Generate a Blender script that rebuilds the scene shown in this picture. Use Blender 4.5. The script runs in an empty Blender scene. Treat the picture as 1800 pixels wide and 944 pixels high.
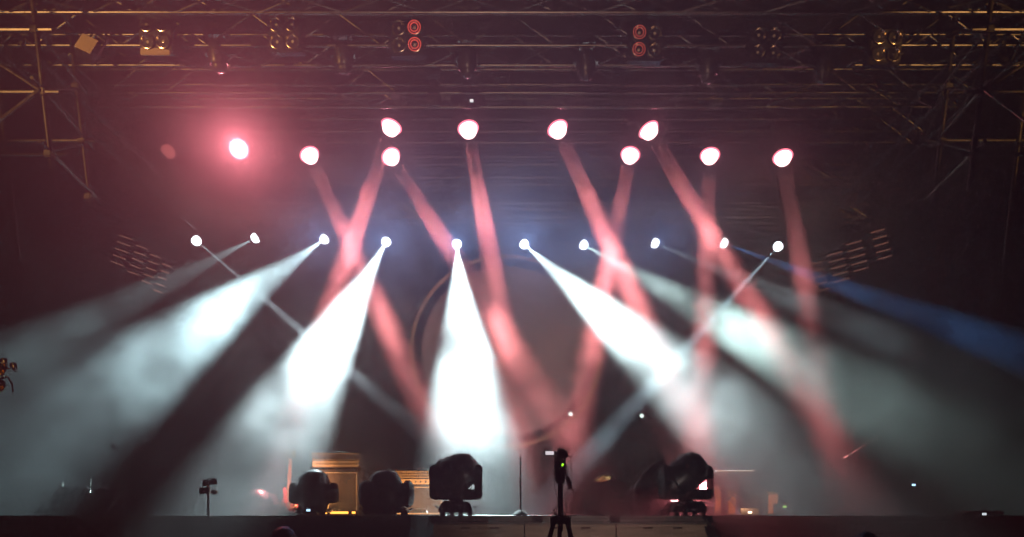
import bpy, bmesh, math, random
from mathutils import Vector, Matrix
random.seed(7)
R = math.radians
SC = bpy.context.scene
COL = SC.collection

# ------------------------------------------------------------------ camera
F = 1275.0          # focal length in photo pixels (photo is 1800 px wide)
CZ = 1.75           # eye height above the audience ground
HY = 903.0          # photo row of the horizon
cam_d = bpy.data.cameras.new('camera')
cam = bpy.data.objects.new('camera', cam_d)
COL.objects.link(cam)
cam.location = (0, 0, CZ)
cam.rotation_euler = (R(90), 0, 0)
cam_d.sensor_width = 36.0
cam_d.lens = 36.0 * F / 1800.0
cam_d.shift_y = (HY - 472.0) / 1800.0
cam_d.clip_start = 0.05
cam_d.clip_end = 600.0
SC.camera = cam

def at(px, py, D):
    """photo pixel and distance in metres -> point in the hall"""
    return Vector(((px - 900.0) / F * D, D, CZ + (HY - py) / F * D))

# ------------------------------------------------------------------ night sky
W = bpy.data.worlds.new('World')
SC.world = W
W.use_nodes = True
wn = W.node_tree
bg = wn.nodes['Background']
sky = wn.nodes.new('ShaderNodeTexSky')
sky.sky_type = 'NISHITA'
sky.sun_disc = False
sky.sun_elevation = R(-8)
sky.sun_rotation = R(200)
wn.links.new(sky.outputs[0], bg.inputs[0])
bg.inputs[1].default_value = 0.002
W.cycles.sampling_method = 'NONE'

# ------------------------------------------------------------------ render
SC.view_settings.view_transform = 'Standard'
SC.view_settings.look = 'None'
SC.view_settings.exposure = -0.25
SC.view_settings.gamma = 1.0
SC.view_settings.use_curve_mapping = False
SC.render.engine = 'CYCLES'
CY = SC.cycles
CY.use_denoising = True
CY.denoiser = 'OPENIMAGEDENOISE'
CY.denoising_input_passes = 'RGB'
CY.use_adaptive_sampling = True
CY.adaptive_threshold = 0.01
CY.max_bounces = 5
CY.diffuse_bounces = 1
CY.glossy_bounces = 2
CY.transmission_bounces = 2
CY.volume_bounces = 2
CY.transparent_max_bounces = 8
CY.use_light_tree = True
CY.sample_clamp_indirect = 4.0
CY.caustics_reflective = False
CY.caustics_refractive = False
CY.volume_step_rate = 1.0
CY.volume_max_steps = 256
# ------------------------------------------------------------------ materials
def mat(name, col, rough=0.5, metal=0.0, emit=None, strength=0.0, grain=None, bump=0.0, spec=0.5):
    m = bpy.data.materials.new(name); m.use_nodes = True
    nt = m.node_tree; b = nt.nodes['Principled BSDF']
    b.inputs['Base Color'].default_value = (*col, 1)
    b.inputs['Roughness'].default_value = rough
    b.inputs['Metallic'].default_value = metal
    b.inputs['Specular IOR Level'].default_value = spec
    if emit:
        b.inputs['Emission Color'].default_value = (*emit, 1)
        b.inputs['Emission Strength'].default_value = strength
        m.cycles.emission_sampling = 'NONE'
    if grain:
        scale, amount, stretch = grain
        tc_ = nt.nodes.new('ShaderNodeTexCoord')
        mp = nt.nodes.new('ShaderNodeMapping'); mp.inputs['Scale'].default_value = stretch
        nz = nt.nodes.new('ShaderNodeTexNoise'); nz.inputs['Scale'].default_value = scale
        nz.inputs['Detail'].default_value = 5
        nt.links.new(tc_.outputs['Object'], mp.inputs[0]); nt.links.new(mp.outputs[0], nz.inputs['Vector'])
        mr = nt.nodes.new('ShaderNodeMapRange')
        mr.inputs[1].default_value = 0.3; mr.inputs[2].default_value = 0.7
        mr.inputs[3].default_value = 1 - amount; mr.inputs[4].default_value = 1 + amount
        nt.links.new(nz.outputs['Fac'], mr.inputs[0])
        mx = nt.nodes.new('ShaderNodeMix'); mx.data_type = 'RGBA'; mx.blend_type = 'MULTIPLY'
        mx.inputs['Factor'].default_value = 1
        mx.inputs['A'].default_value = (*col, 1)
        nt.links.new(mr.outputs[0], mx.inputs['B'])
        nt.links.new(mx.outputs['Result'], b.inputs['Base Color'])
        mr2 = nt.nodes.new('ShaderNodeMapRange')
        mr2.inputs[3].default_value = max(0.05, rough - 0.15); mr2.inputs[4].default_value = min(1, rough + 0.15)
        nt.links.new(nz.outputs['Fac'], mr2.inputs[0]); nt.links.new(mr2.outputs[0], b.inputs['Roughness'])
        if bump:
            bp = nt.nodes.new('ShaderNodeBump'); bp.inputs['Strength'].default_value = bump
            bp.inputs['Distance'].default_value = 0.02
            nt.links.new(nz.outputs['Fac'], bp.inputs['Height']); nt.links.new(bp.outputs[0], b.inputs['Normal'])
    return m

ONE = (1, 1, 1)
M = dict(
    asphalt=mat('asphalt', (0.045, 0.043, 0.042), 0.85, grain=(6, .4, ONE), bump=.3),
    deck=mat('deck_plywood', (0.035, 0.03, 0.028), 0.6, grain=(3, .4, (1, 4, 1))),
    ply=mat('plywood_panel', (0.30, 0.22, 0.16), 0.6, grain=(5, .35, (0.6, 1, 6)), bump=.15),
    edge=mat('stage_edge_metal', (0.20, 0.18, 0.17), 0.45, 0.6, grain=(9, .3, (0.3, 1, 5))),
    skirt=mat('black_skirt_cloth', (0.035, 0.03, 0.03), 0.9, grain=(4, .4, ONE)),
    curtain=mat('black_serge_curtain', (0.016, 0.015, 0.017), 0.95, grain=(2, .4, (3, 1, .4))),
    alu=mat('truss_aluminium', (0.20, 0.19, 0.18), 0.42, 1.0, grain=(14, .25, ONE)),
    steel=mat('scaffold_steel', (0.075, 0.07, 0.062), 0.42, 0.9, grain=(10, .35, ONE)),
    black=mat('black_powder_coat', (0.018, 0.018, 0.02), 0.38, grain=(20, .3, ONE)),
    plastic=mat('black_plastic', (0.022, 0.022, 0.024), 0.42, grain=(8, .25, ONE)),
    gloss=mat('dark_glossy_metal', (0.10, 0.09, 0.085), 0.22, 0.9),
    rubber=mat('rubber', (0.012, 0.012, 0.012), 0.8),
    chrome=mat('chrome', (0.75, 0.72, 0.68), 0.12, 1.0),
    gold=mat('brass', (0.72, 0.46, 0.16), 0.22, 1.0),
    bowl=mat('lamp_reflector', (0.70, 0.62, 0.52), 0.20, 1.0),
    bulb=mat('lamp_glass', (0.45, 0.4, 0.34), 0.08, 0.0),
    red_ring=mat('pink_reflection', (0.4, 0.05, 0.04), 0.4, emit=(1.0, 0.10, 0.07), strength=0.75),  # emission stands in for pink light reflected in the blinder bowls
    red_dim=mat('pink_reflection_dim', (0.4, 0.05, 0.04), 0.4, emit=(1.0, 0.16, 0.12), strength=0.26),
    pinklens=mat('lit_pink_lens', (0.8, 0.5, 0.5), 0.2, emit=(1.0, 0.50, 0.52), strength=5.0),
    pinkrim=mat('lit_pink_rim', (0.8, 0.2, 0.25), 0.3, emit=(1.0, 0.16, 0.24), strength=2.2),
    whitelens=mat('lit_white_lens', (0.8, 0.85, 0.9), 0.2, emit=(0.80, 0.92, 1.0), strength=6.0),
    offlens=mat('unlit_lens_added_glow', (0.45, 0.10, 0.10), 0.25, emit=(1.0, 0.15, 0.16), strength=0.12),  # faint emission added so the unlit lens shows through the haze
    offdot=mat('unlit_cell_added_glow', (0.6, 0.2, 0.2), 0.15, emit=(1.0, 0.28, 0.25), strength=0.7),  # emission added to the unlit cells as well
    diode=mat('led_amber_glint', (0.4, 0.2, 0.14), 0.3, emit=(1.0, 0.42, 0.30), strength=0.30),  # emission stands in for amber light glinting on the diodes
    pale=mat('frosted_glass', (0.42, 0.33, 0.24), 0.5),
    tolex=mat('amp_tolex', (0.08, 0.06, 0.05), 0.55, grain=(60, .4, ONE)),
    grille=mat('amp_grille_cloth', (0.10, 0.075, 0.058), 0.85, grain=(90, .35, (1, 1, .5))),
    panel=mat('amp_gold_panel', (0.62, 0.42, 0.20), 0.4, 0.2),
    trim=mat('amp_piping', (0.5, 0.38, 0.24), 0.5),
    knob=mat('amp_knob', (0.03, 0.025, 0.02), 0.4),
    gtr=mat('cherry_red_lacquer', (0.40, 0.02, 0.02), 0.18),
    neck=mat('guitar_mahogany', (0.28, 0.10, 0.05), 0.4),
    board=mat('fretboard', (0.05, 0.025, 0.015), 0.5),
    amber=mat('lit_amber_bar', (0.8, 0.5, 0.2), 0.3, emit=(1.0, 0.36, 0.05), strength=3.2),
    blue_led=mat('lit_blue_display', (0.3, 0.5, 0.8), 0.3, emit=(0.45, 0.72, 1.0), strength=2.2),
    white_led=mat('lit_white_led', (0.8, 0.8, 0.8), 0.3, emit=(0.85, 0.92, 1.0), strength=0.9),
    green_led=mat('lit_green_led', (0.3, 0.8, 0.1), 0.3, emit=(0.35, 1.0, 0.02), strength=2.2),
    green_dim=mat('lit_green_dim', (0.3, 0.6, 0.2), 0.3, emit=(0.3, 0.9, 0.2), strength=0.35),
    pale_led=mat('lit_pale_lens', (0.7, 0.8, 0.75), 0.3, emit=(0.8, 1.0, 0.92), strength=1.6),
    lcd=mat('lit_lcd', (0.4, 0.35, 0.4), 0.3, emit=(0.95, 0.85, 0.92), strength=0.85),
    tag=mat('white_sticker', (0.75, 0.75, 0.75), 0.5),
    ring=mat('emblem_gold_ring', (0.45, 0.27, 0.15), 0.5, grain=(3, .3, ONE)),
    disc=mat('emblem_cloth', (0.30, 0.22, 0.22), 0.85, grain=(1.5, .2, ONE)),
    slat=mat('emblem_stripe', (0.20, 0.15, 0.16), 0.85),
    orange=mat('orange_cabinet', (0.55, 0.22, 0.08), 0.6, grain=(30, .2, ONE)),
    skin=mat('skin', (0.35, 0.2, 0.14), 0.5),
    hair=mat('dark_hair', (0.012, 0.01, 0.009), 0.55, grain=(40, .5, (1, 1, .3)), bump=.5),
    shirt=mat('dark_shirt', (0.03, 0.03, 0.035), 0.9, grain=(5, .3, ONE)),
)

# ------------------------------------------------------------------ mesh helpers
def ring_frame(a, b):
    z = (b - a).normalized()
    x = z.orthogonal().normalized()
    return x, z.cross(x), z

def tube(bm, a, b, r, r2=None, n=8, cap=True):
    a = Vector(a); b = Vector(b); r2 = r if r2 is None else r2
    if (b - a).length < 1e-6: return
    x, y, z = ring_frame(a, b)
    A = []; B = []
    for i in range(n):
        t = 2 * math.pi * i / n
        d = x * math.cos(t) + y * math.sin(t)
        A.append(bm.verts.new(a + d * r)); B.append(bm.verts.new(b + d * r2))
    for i in range(n):
        j = (i + 1) % n
        bm.faces.new((A[i], A[j], B[j], B[i]))
    if cap:
        bm.faces.new(A[::-1]); bm.faces.new(B)

def path(bm, pts, r, n=6):
    pts = [Vector(p) for p in pts]
    rings = []
    x = None
    for i, p in enumerate(pts):
        d = (pts[min(i + 1, len(pts) - 1)] - pts[max(i - 1, 0)]).normalized()
        if x is None: x = d.orthogonal().normalized()
        x = (x - d * x.dot(d)).normalized(); y = d.cross(x)
        rings.append([bm.verts.new(p + (x * math.cos(2 * math.pi * k / n) + y * math.sin(2 * math.pi * k / n)) * r) for k in range(n)])
    for a, b in zip(rings, rings[1:]):
        for k in range(n):
            bm.faces.new((a[k], a[(k + 1) % n], b[(k + 1) % n], b[k]))
    bm.faces.new(rings[0][::-1]); bm.faces.new(rings[-1])

def sag(a, b, drop, n=10, side=(0, 0, 0)):
    a = Vector(a); b = Vector(b); s = Vector(side)
    return [a.lerp(b, i / n) + (Vector((0, 0, -drop)) + s) * 4 * (i / n) * (1 - i / n) for i in range(n + 1)]

def box(bm, c, s, rot=None, bevel=0.0):
    c = Vector(c); q = bmesh.new()
    bmesh.ops.create_cube(q, size=1.0)
    for v in q.verts: v.co = Vector((v.co.x * s[0], v.co.y * s[1], v.co.z * s[2]))
    if bevel: bmesh.ops.bevel(q, geom=q.edges[:], offset=bevel, segments=2, affect='EDGES')
    merge(bm, q, Matrix.Translation(c) @ (rot.to_4x4() if rot is not None else Matrix.Identity(4)))

def merge(bm, q, mtx):
    vs = {v: bm.verts.new(mtx @ v.co) for v in q.verts}
    for f in q.faces:
        try: bm.faces.new([vs[v] for v in f.verts])
        except ValueError: pass
    q.free()

def lathe(bm, prof, mtx=None, n=24):
    """profile of (radius, z) turned round the local z axis"""
    mtx = mtx or Matrix.Identity(4)
    rings = []
    for r, z in prof:
        if r < 1e-5: rings.append([bm.verts.new(mtx @ Vector((0, 0, z)))])
        else: rings.append([bm.verts.new(mtx @ Vector((r * math.cos(2 * math.pi * k / n), r * math.sin(2 * math.pi * k / n), z))) for k in range(n)])
    for a, b in zip(rings, rings[1:]):
        for k in range(n):
            j = (k + 1) % n
            if len(a) == 1 and len(b) == 1: continue
            if len(a) == 1: bm.faces.new((a[0], b[j], b[k]))
            elif len(b) == 1: bm.faces.new((a[k], a[j], b[0]))
            else: bm.faces.new((a[k], a[j], b[j], b[k]))
    for rg, flip in ((rings[0], True), (rings[-1], False)):
        if len(rg) > 1: bm.faces.new(rg[::-1] if flip else rg)

def torus(bm, R0, r, mtx, n=32, m=8):
    rings = []
    for i in range(n):
        t = 2 * math.pi * i / n
        rings.append([bm.verts.new(mtx @ Vector(((R0 + r * math.cos(2 * math.pi * k / m)) * math.cos(t), (R0 + r * math.cos(2 * math.pi * k / m)) * math.sin(t), r * math.sin(2 * math.pi * k / m)))) for k in range(m)])
    for i in range(n):
        a, b = rings[i], rings[(i + 1) % n]
        for k in range(m): bm.faces.new((a[k], b[k], b[(k + 1) % m], a[(k + 1) % m]))

def prism(bm, outline, y0, y1, mtx=None, bevel=0.0):
    """outline of (x, z) points, pushed along y"""
    q = bmesh.new()
    a = [q.verts.new((x, y0, z)) for x, z in outline]
    b = [q.verts.new((x, y1, z)) for x, z in outline]
    n = len(a)
    for i in range(n): q.faces.new((a[i], a[(i + 1) % n], b[(i + 1) % n], b[i]))
    q.faces.new(a[::-1]); q.faces.new(b)
    bmesh.ops.recalc_face_normals(q, faces=q.faces[:])
    if bevel: bmesh.ops.bevel(q, geom=q.edges[:], offset=bevel, segments=2, affect='EDGES')
    merge(bm, q, mtx or Matrix.Identity(4))

ROOT_AT = {}
def obj(name, bm, m, parent=None, label=None, smooth=True, world=False):
    if world and parent is not None:
        bmesh.ops.translate(bm, verts=bm.verts[:], vec=-ROOT_AT.get(parent.name, Vector()))
    bmesh.ops.recalc_face_normals(bm, faces=bm.faces[:])
    me = bpy.data.meshes.new(name); bm.to_mesh(me); bm.free()
    me.materials.append(M[m])
    if smooth:
        for p in me.polygons: p.use_smooth = True
        try: me.set_sharp_from_angle(angle=R(40))
        except Exception: pass
    o = bpy.data.objects.new(name, me); COL.objects.link(o)
    if parent is not None: o.parent = parent
    if label: o['label'] = label
    return o

def tag(o, label, cat, group=None, kind=None):
    if label: o['label'] = label
    if cat: o['category'] = cat
    if group: o['group'] = group
    if kind: o['kind'] = kind
    return o

def thing(name, label, cat, loc=(0, 0, 0), group=None, rz=0.0):
    o = bpy.data.objects.new(name, None); COL.objects.link(o)
    o.location = loc; o.rotation_euler = (0, 0, rz)
    o.empty_display_size = 0.1
    ROOT_AT[o.name] = Vector(loc)
    return tag(o, label, cat, group)

def dup(root, loc, rz, label):
    r = root.copy(); COL.objects.link(r)
    r.location = loc; r.rotation_euler = (0, 0, rz); r['label'] = label
    for ch in list(root.children):
        c = ch.copy(); COL.objects.link(c); c.parent = r
        for g in list(ch.children):
            d = g.copy(); COL.objects.link(d); d.parent = c
    return r

def nb(): return bmesh.new()
def aimq(d): return Vector(d).to_track_quat('-Z', 'Y').to_matrix().to_4x4()
DECK = 1.73

# ------------------------------------------------------------------ ground
b = nb()
for x0, y0, x1, y1 in ((-300, -300, 300, 300),):
    vs = [b.verts.new(p) for p in ((x0, y0, 0), (x1, y0, 0), (x1, y1, 0), (x0, y1, 0))]
    b.faces.new(vs)
g = obj('ground', b, 'asphalt', smooth=False); g['kind'] = 'structure'

# ------------------------------------------------------------------ stage
TX0, TX1, TF, WF = -0.93, 2.30, 8.5, 9.05
st = thing('stage', 'black decked concert stage with plywood fronted thrust carrying the floor lamps', 'stage', (0, TF, 0))
b = nb()
box(b, ((TX0 + TX1) / 2, (TF + 8.2 + TF) / 2 + 0.02, DECK - 0.03), (TX1 - TX0, 8.2, 0.06), bevel=0.004)
box(b, ((-11 + TX0) / 2, 13.0, DECK - 0.035), (11 + TX0 - 0.004, 7.9, 0.05))
box(b, ((11 + TX1) / 2, 13.0, DECK - 0.035), (11 - TX1 - 0.004, 7.9, 0.05))
obj('deck', b, 'deck', st, world=True, smooth=False)
b = nb()
nP = 3
for i in range(nP):
    w = (TX1 - TX0) / nP
    x0 = TX0 + i * w
    # panels with hand holes cut as separate strips
    xs = [x0 + 0.006, x0 + w * 0.30, x0 + w * 0.40, x0 + w * 0.62, x0 + w * 0.72, x0 + w - 0.006]
    zt, zb, h0, h1 = DECK - 0.105, 0.02, DECK - 0.155, DECK - 0.14
    for k in range(5):
        if k in (1, 3):
            box(b, ((xs[k] + xs[k + 1]) / 2, TF + 0.03, (zt + h1) / 2), (xs[k + 1] - xs[k], 0.02, zt - h1))
            box(b, ((xs[k] + xs[k + 1]) / 2, TF + 0.03, (h0 + zb) / 2), (xs[k + 1] - xs[k], 0.02, h0 - zb))
        else:
            box(b, ((xs[k] + xs[k + 1]) / 2, TF + 0.03, (zt + zb) / 2), (xs[k + 1] - xs[k], 0.02, zt - zb))
obj('front_panel', b, 'ply', st, world=True, smooth=False)
b = nb()
for z, h, d in ((DECK - 0.02, 0.034, 0.02), (DECK - 0.055, 0.03, 0.012), (DECK - 0.088, 0.028, 0.018)):
    box(b, ((TX0 + TX1) / 2, TF - d / 2 - 0.004, z), (TX1 - TX0 + 0.02, d + 0.02, h), bevel=0.004)
obj('edge_rail', b, 'edge', st, world=True, smooth=False)
for sx, x0, x1 in ((-1, -11, TX0 - 0.01), (1, TX1 + 0.01, 11)):
    b = nb(); n = int((x1 - x0) * 14)
    top = []; bot = []
    for i in range(n + 1):
        x = x0 + (x1 - x0) * i / n; y = WF + 0.025 * math.sin(i * 1.9) + 0.012 * math.sin(i * 4.7)
        top.append(b.verts.new((x, y, DECK - 0.10))); bot.append(b.verts.new((x, y * 1.0 - 0.03, 0.02)))
    for i in range(n): b.faces.new((top[i], top[i + 1], bot[i + 1], bot[i]))
    o = obj('skirt', b, 'skirt', st, world=True)
    md = o.modifiers.new('thick', 'SOLIDIFY'); md.thickness = 0.006
    b = nb()
    box(b, ((x0 + x1) / 2, WF - 0.03, DECK - 0.03), (x1 - x0, 0.05, 0.055), bevel=0.006)
    box(b, ((x0 + x1) / 2, WF - 0.028, DECK - 0.085), (x1 - x0, 0.04, 0.02))
    obj('edge_rail', b, 'edge', st, world=True, smooth=False)
for px, w in ((945, 0.115), (1080, 0.115), (762, 0.10), (1247, 0.06)):
    b = nb(); p = at(px, 913, TF)
    box(b, (p.x, TF - 0.035, DECK - 0.045), (w, 0.012, 0.082), bevel=0.004)
    obj('edge_clamp', b, 'rubber', st, world=True, smooth=False)

# ------------------------------------------------------------------ backdrop, roof canopy
b = nb(); n = 260
top = []; bot = []
for i in range(n + 1):
    x = -11.5 + 23.0 * i / n
    y = 16.9 + 0.07 * math.sin(i * 0.9) + 0.04 * math.sin(i * 2.3 + 1)
    top.append(b.verts.new((x, y, 10.2))); bot.append(b.verts.new((x, y + 0.03 * math.sin(i), DECK + 0.01)))
for i in range(n): b.faces.new((top[i], top[i + 1], bot[i + 1], bot[i]))
o = obj('stage_curtain', b, 'curtain')
o.modifiers.new('thick', 'SOLIDIFY').thickness = 0.01
tag(o, 'black pleated backcloth hanging across the whole rear of the stage', 'curtain')
b = nb()
for i in range(24):
    y0 = 7.6 + i * 0.42; y1 = y0 + 0.42
    z0 = 10.35 + 0.5 * (1 - ((y0 - 12.6) / 5.2) ** 2); z1 = 10.35 + 0.5 * (1 - ((y1 - 12.6) / 5.2) ** 2)
    b.faces.new([b.verts.new(p) for p in ((-10.5, y0, z0), (10.5, y0, z0), (10.5, y1, z1), (-10.5, y1, z1))])
bmesh.ops.remove_doubles(b, verts=b.verts[:], dist=0.001)
o = obj('roof_canopy', b, 'curtain'); o.modifiers.new('thick', 'SOLIDIFY').thickness = 0.02
tag(o, 'dark tarpaulin roof stretched over the stage trusses', 'canopy')

# round emblem on the backcloth
ec = at(890, 617, 16.35); er = 167 * 16.35 / F
em = thing('round_emblem', 'huge faint gold ringed round emblem hanging on the backcloth', 'emblem', ec)
RX = Matrix.Rotation(R(90), 4, 'X')
b = nb(); torus(b, er, 0.05, RX, 96, 8); obj('outer_ring', b, 'ring', em)
b = nb(); lathe(b, [(0, 0.03), (er * 0.885, 0.03), (er * 0.895, 0.0), (er * 0.885, -0.03), (0, -0.03)], RX, 96); obj('disc', b, 'disc', em)
b = nb()
for i in range(9):
    z = er * (0.46 - 0.115 * i); half = er * 0.30
    pts = [(-half * 0.35 + half * 1.35 * t, -0.045, z - 0.10 * t * t + 0.04 * t) for t in [k / 8 for k in range(9)]]
    path(b, pts, 0.022, 6)
obj('stripes', b, 'slat', em)
b = nb()
for sx in (-1, 1): tube(b, (sx * er * 0.5, 0.03, er * 0.86), (sx * er * 0.5, 0.03, 9.0 - ec.z), 0.008)
obj('hanging_wire', b, 'steel', em)

# ------------------------------------------------------------------ trusses
def truss(label, x0, x1, D, ytop, ybot, depth, bay=0.5, r=0.024, group='trusses spanning the stage roof', sag_=0.0):
    zt = at(900, ytop, D).z; zb = at(900, ybot, D).z
    t = thing('lighting_truss', label, 'truss', (0, D, zb), group)
    for z in (zt, zb):
        for y in (D, D + depth):
            b = nb(); tube(b, (x0, y, z), (x1, y, z), r, n=10)
            obj('chord', b, 'alu', t, world=True)
    b = nb(); n = int((x1 - x0) / bay)
    for i in range(n):
        xa = x0 + (x1 - x0) * i / n; xb = x0 + (x1 - x0) * (i + 1) / n
        for y in (D, D + depth):
            if i % 2: tube(b, (xa, y, zt), (xb, y, zb), r * 0.5, n=6, cap=False)
            else: tube(b, (xa, y, zb), (xb, y, zt), r * 0.5, n=6, cap=False)
        if i % 2 == 0: tube(b, (xa, D, zb), (xb, D + depth, zb), r * 0.5, n=6, cap=False)
        else: tube(b, (xa, D + depth, zb), (xb, D, zb), r * 0.5, n=6, cap=False)
        if i % 4 == 0: tube(b, (xa, D, zt), (xa, D, zb), r * 0.6, n=6, cap=False)
    obj('lacing', b, 'alu', t, world=True)
    return t, zb, zt
truss('front roof truss carrying the four-lamp blinders', -7.4, 7.4, 9.5, 24, 80, 0.42, 0.55)
truss('truss close above the viewer at the canopy lip, over the blinder truss', -7.6, 7.6, 8.5, -52, -4, 0.25, 0.5)
truss('middle truss with its chords lit brown just behind the hanging unlit spotlights', -7.2, 7.2, 11.3, 122, 163, 0.4, 0.45)
truss('truss holding the upper row of four pink wash lamps', -7.6, 7.6, 13.1, 150, 187, 0.42, 0.6)
truss('truss holding the lower row of pink wash lamps', -8.0, 8.0, 14.1, 190, 231, 0.42, 0.6)
truss('low rear truss holding the row of white beam lamps', -7.4, 7.4, 15.1, 357, 382, 0.3, 0.45)
truss('rearmost truss close to the backcloth, behind the pink lamps', -7.8, 7.8, 15.9, 276, 312, 0.35, 0.8)
# trusses that run front to back at either side
for s, lab in ((-1, 'dim lattice truss running front to back above the dotted panels beside the pink glare'), (1, 'dim lattice truss running front to back above the dotted panels crossed by the blue beam')):
    t = thing('side_truss', lab, 'truss', (s * 6.3, 12, 7.6), 'trusses running front to back')
    for dz in (0, 0.42):
        for dx in (-0.2, 0.2):
            b = nb(); tube(b, (s * 6.3 + dx, 9.0, 7.6 + dz), (s * 6.3 + dx, 15.9, 7.6 + dz), 0.024)
            obj('chord', b, 'black', t, world=True)
    b = nb()
    for i in range(14):
        y0 = 9.0 + i * 0.49; y1 = y0 + 0.49
        for dx in (-0.2, 0.2):
            if i % 2: tube(b, (s * 6.3 + dx, y0, 7.6), (s * 6.3 + dx, y1, 8.02), 0.012, n=6)
            else: tube(b, (s * 6.3 + dx, y0, 8.02), (s * 6.3 + dx, y1, 7.6), 0.012, n=6)
        tube(b, (s * 6.3 - 0.2, y0, 7.6), (s * 6.3 + 0.2, y1, 7.6), 0.012, n=6)
    obj('lacing', b, 'black', t, world=True)
# vertical and raking back-wall tubes that make the dim lattice behind the lamps
lat = thing('rear_scaffold', 'dim scaffold lattice of uprights and diagonals standing before the backcloth behind the lamps', 'scaffold', (0, 16.2, DECK))
for x in (-7.2, -5.4, -3.6, -1.8, 0.0, 1.8, 3.6, 5.4, 7.2):
    b = nb(); tube(b, (x, 16.55, DECK), (x, 16.55, 10.0), 0.024); obj('upright', b, 'steel', lat, world=True)
for z in (7.2, 8.3, 9.2):
    b = nb(); tube(b, (-8.5, 16.6, z), (8.5, 16.6, z), 0.02); obj('ledger', b, 'steel', lat, world=True)
for i in range(8):
    x = -7.2 + 1.8 * i
    b = nb(); tube(b, (x, 16.62, 7.2), (x + 1.8, 16.62, 9.6), 0.018); obj('brace', b, 'steel', lat, world=True)
# roof rafters running to the rear
for x, lab in ((-4.9, 'roof rafter tube running back above the pink glare'), (-1.6, 'roof rafter tube running back over the red-ringed blinder'), (1.7, 'roof rafter tube running back over the dim-ringed blinder'), (4.9, 'roof rafter tube running back over the dark blinder pair')):
    b = nb(); tube(b, (x, 8.7, 9.0), (x, 16.5, 10.1), 0.04)
    tag(obj('roof_rafter', b, 'steel'), lab, 'rafter', 'roof rafters')

# ------------------------------------------------------------------ scaffold towers at both sides
def tower(s, label):
    t = thing('scaffold_tower', label, 'scaffold', (s * 6.2, 8.8, 4.3), 'scaffold towers at the sides of the stage')
    def X(xo, z): return s * (xo + 0.115 * (z - 1.75))     # legs rake outward as they rise
    zs = [5.8, 6.5, 7.2, 7.9, 8.55, 9.2]
    legs = [(4.75, 8.2), (4.95, 9.3), (5.75, 8.2), (5.95, 9.3)]
    for xo, y in legs:
        b = nb(); z0 = {4.75: 5.4, 4.95: 5.7, 5.75: 4.8, 5.95: 5.0}[xo]; tube(b, (X(xo, z0), y, z0), (X(xo, 10.2), y, 10.2), 0.03, n=10); obj('leg', b, 'steel', t, world=True)
    for i, z in enumerate(zs):
        b = nb()
        tube(b, (X(4.55, z), 8.17, z), (X(6.9, z), 8.17, z), 0.024); obj('ledger', b, 'steel', t, world=True)
        if i % 2:
            b = nb(); tube(b, (X(4.8, z + .05), 9.33, z + .05), (X(6.9, z + .05), 9.33, z + .05), 0.024); obj('ledger', b, 'steel', t, world=True)
        b = nb(); tube(b, (X(4.75, z), 8.0, z + 0.06), (X(4.95, z), 9.5, z + 0.06), 0.022); obj('transom', b, 'steel', t, world=True)
    for i in range(len(zs) - 1):
        a, c = (4.75, 5.75) if i % 2 else (5.75, 4.75)
        b = nb(); tube(b, (X(a, zs[i]), 8.13, zs[i]), (X(c, zs[i + 1]), 8.13, zs[i + 1]), 0.02); obj('brace', b, 'steel', t, world=True)
        b = nb(); tube(b, (X(5.75, zs[i]), 8.2, zs[i] + .1), (X(6.7, zs[i + 1]), 8.1, zs[i + 1] - .05), 0.02); obj('brace', b, 'steel', t, world=True)
        b = nb(); tube(b, (X(4.75, zs[i]), 8.2, zs[i] + .05), (X(4.95, zs[i + 1]), 9.3, zs[i + 1]), 0.018); obj('brace', b, 'steel', t, world=True)
    for i, z in enumerate(zs):
        for xo, y in legs[:2]:
            b = nb(); box(b, (X(xo, z), y - 0.02, z), (0.09, 0.09, 0.08), bevel=0.01); obj('coupler', b, 'steel', t, world=True)
tower(-1, 'amber lit scaffold tower of raking tubes beside the pale square floodlight')
tower(1, 'amber lit scaffold tower of raking tubes beyond the dark blinder pair')

# ------------------------------------------------------------------ blinders
def blinder(ring_side, lens):
    t = thing('blinder_light', '', 'blinder light', group='four-lamp blinders on the front truss')
    b = nb(); box(b, (0, 0.09, 0), (0.43, 0.16, 0.43), bevel=0.015)
    obj('housing', b, 'black', t)
    b = nb()
    for s in (-1, 1): box(b, (s * 0.232, 0.09, 0.14), (0.012, 0.05, 0.36))
    box(b, (0, 0.09, 0.326), (0.476, 0.05, 0.012)); tube(b, (0, 0.09, 0.32), (0, 0.09, 0.44), 0.02)
    box(b, (0, 0.09, 0.46), (0.07, 0.06, 0.09), bevel=0.01)
    obj('bracket', b, 'gloss', t)
    for sx in (-1, 1):
        for sz in (-1, 1):
            c = Matrix.Translation((sx * 0.1, -0.005, sz * 0.1)) @ Matrix.Rotation(R(90), 4, 'X')
            b = nb()
            lathe(b, [(0, -0.054), (0.086, -0.054), (0.086, 0.0), (0.09, 0.012), (0.083, 0.014), (0.078, 0.004), (0.062, -0.022), (0.035, -0.042), (0.012, -0.048), (0.0, -0.049)], c, 24)
            lo = obj('lamp', b, 'bowl', t)
            b = nb(); lathe(b, [(0, 0.0), (0.018, -0.006), (0.022, -0.02), (0.016, -0.04), (0, -0.045)], c, 14)
            obj('bulb', b, 'bulb', lo)
            if ring_side == sx:
                b = nb(); torus(b, 0.05, 0.006, c @ Matrix.Translation((0, 0, 0.012)), 28, 6); torus(b, 0.078, 0.0055, c @ Matrix.Translation((0, 0, 0.014)), 28, 6)
                obj('reflection_ring', b, lens, lo, label='dull red ring of reflected pink light')  # emissive ring painted in place of a reflection
    return t
BL = [(272, 58, 0, ''), (500, 58, 0, ''), (715, 64, 1, 'red_ring'), (1137, 73, -1, 'red_dim'), (1347, 77, 0, ''), (1558, 80, 0, '')]
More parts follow.
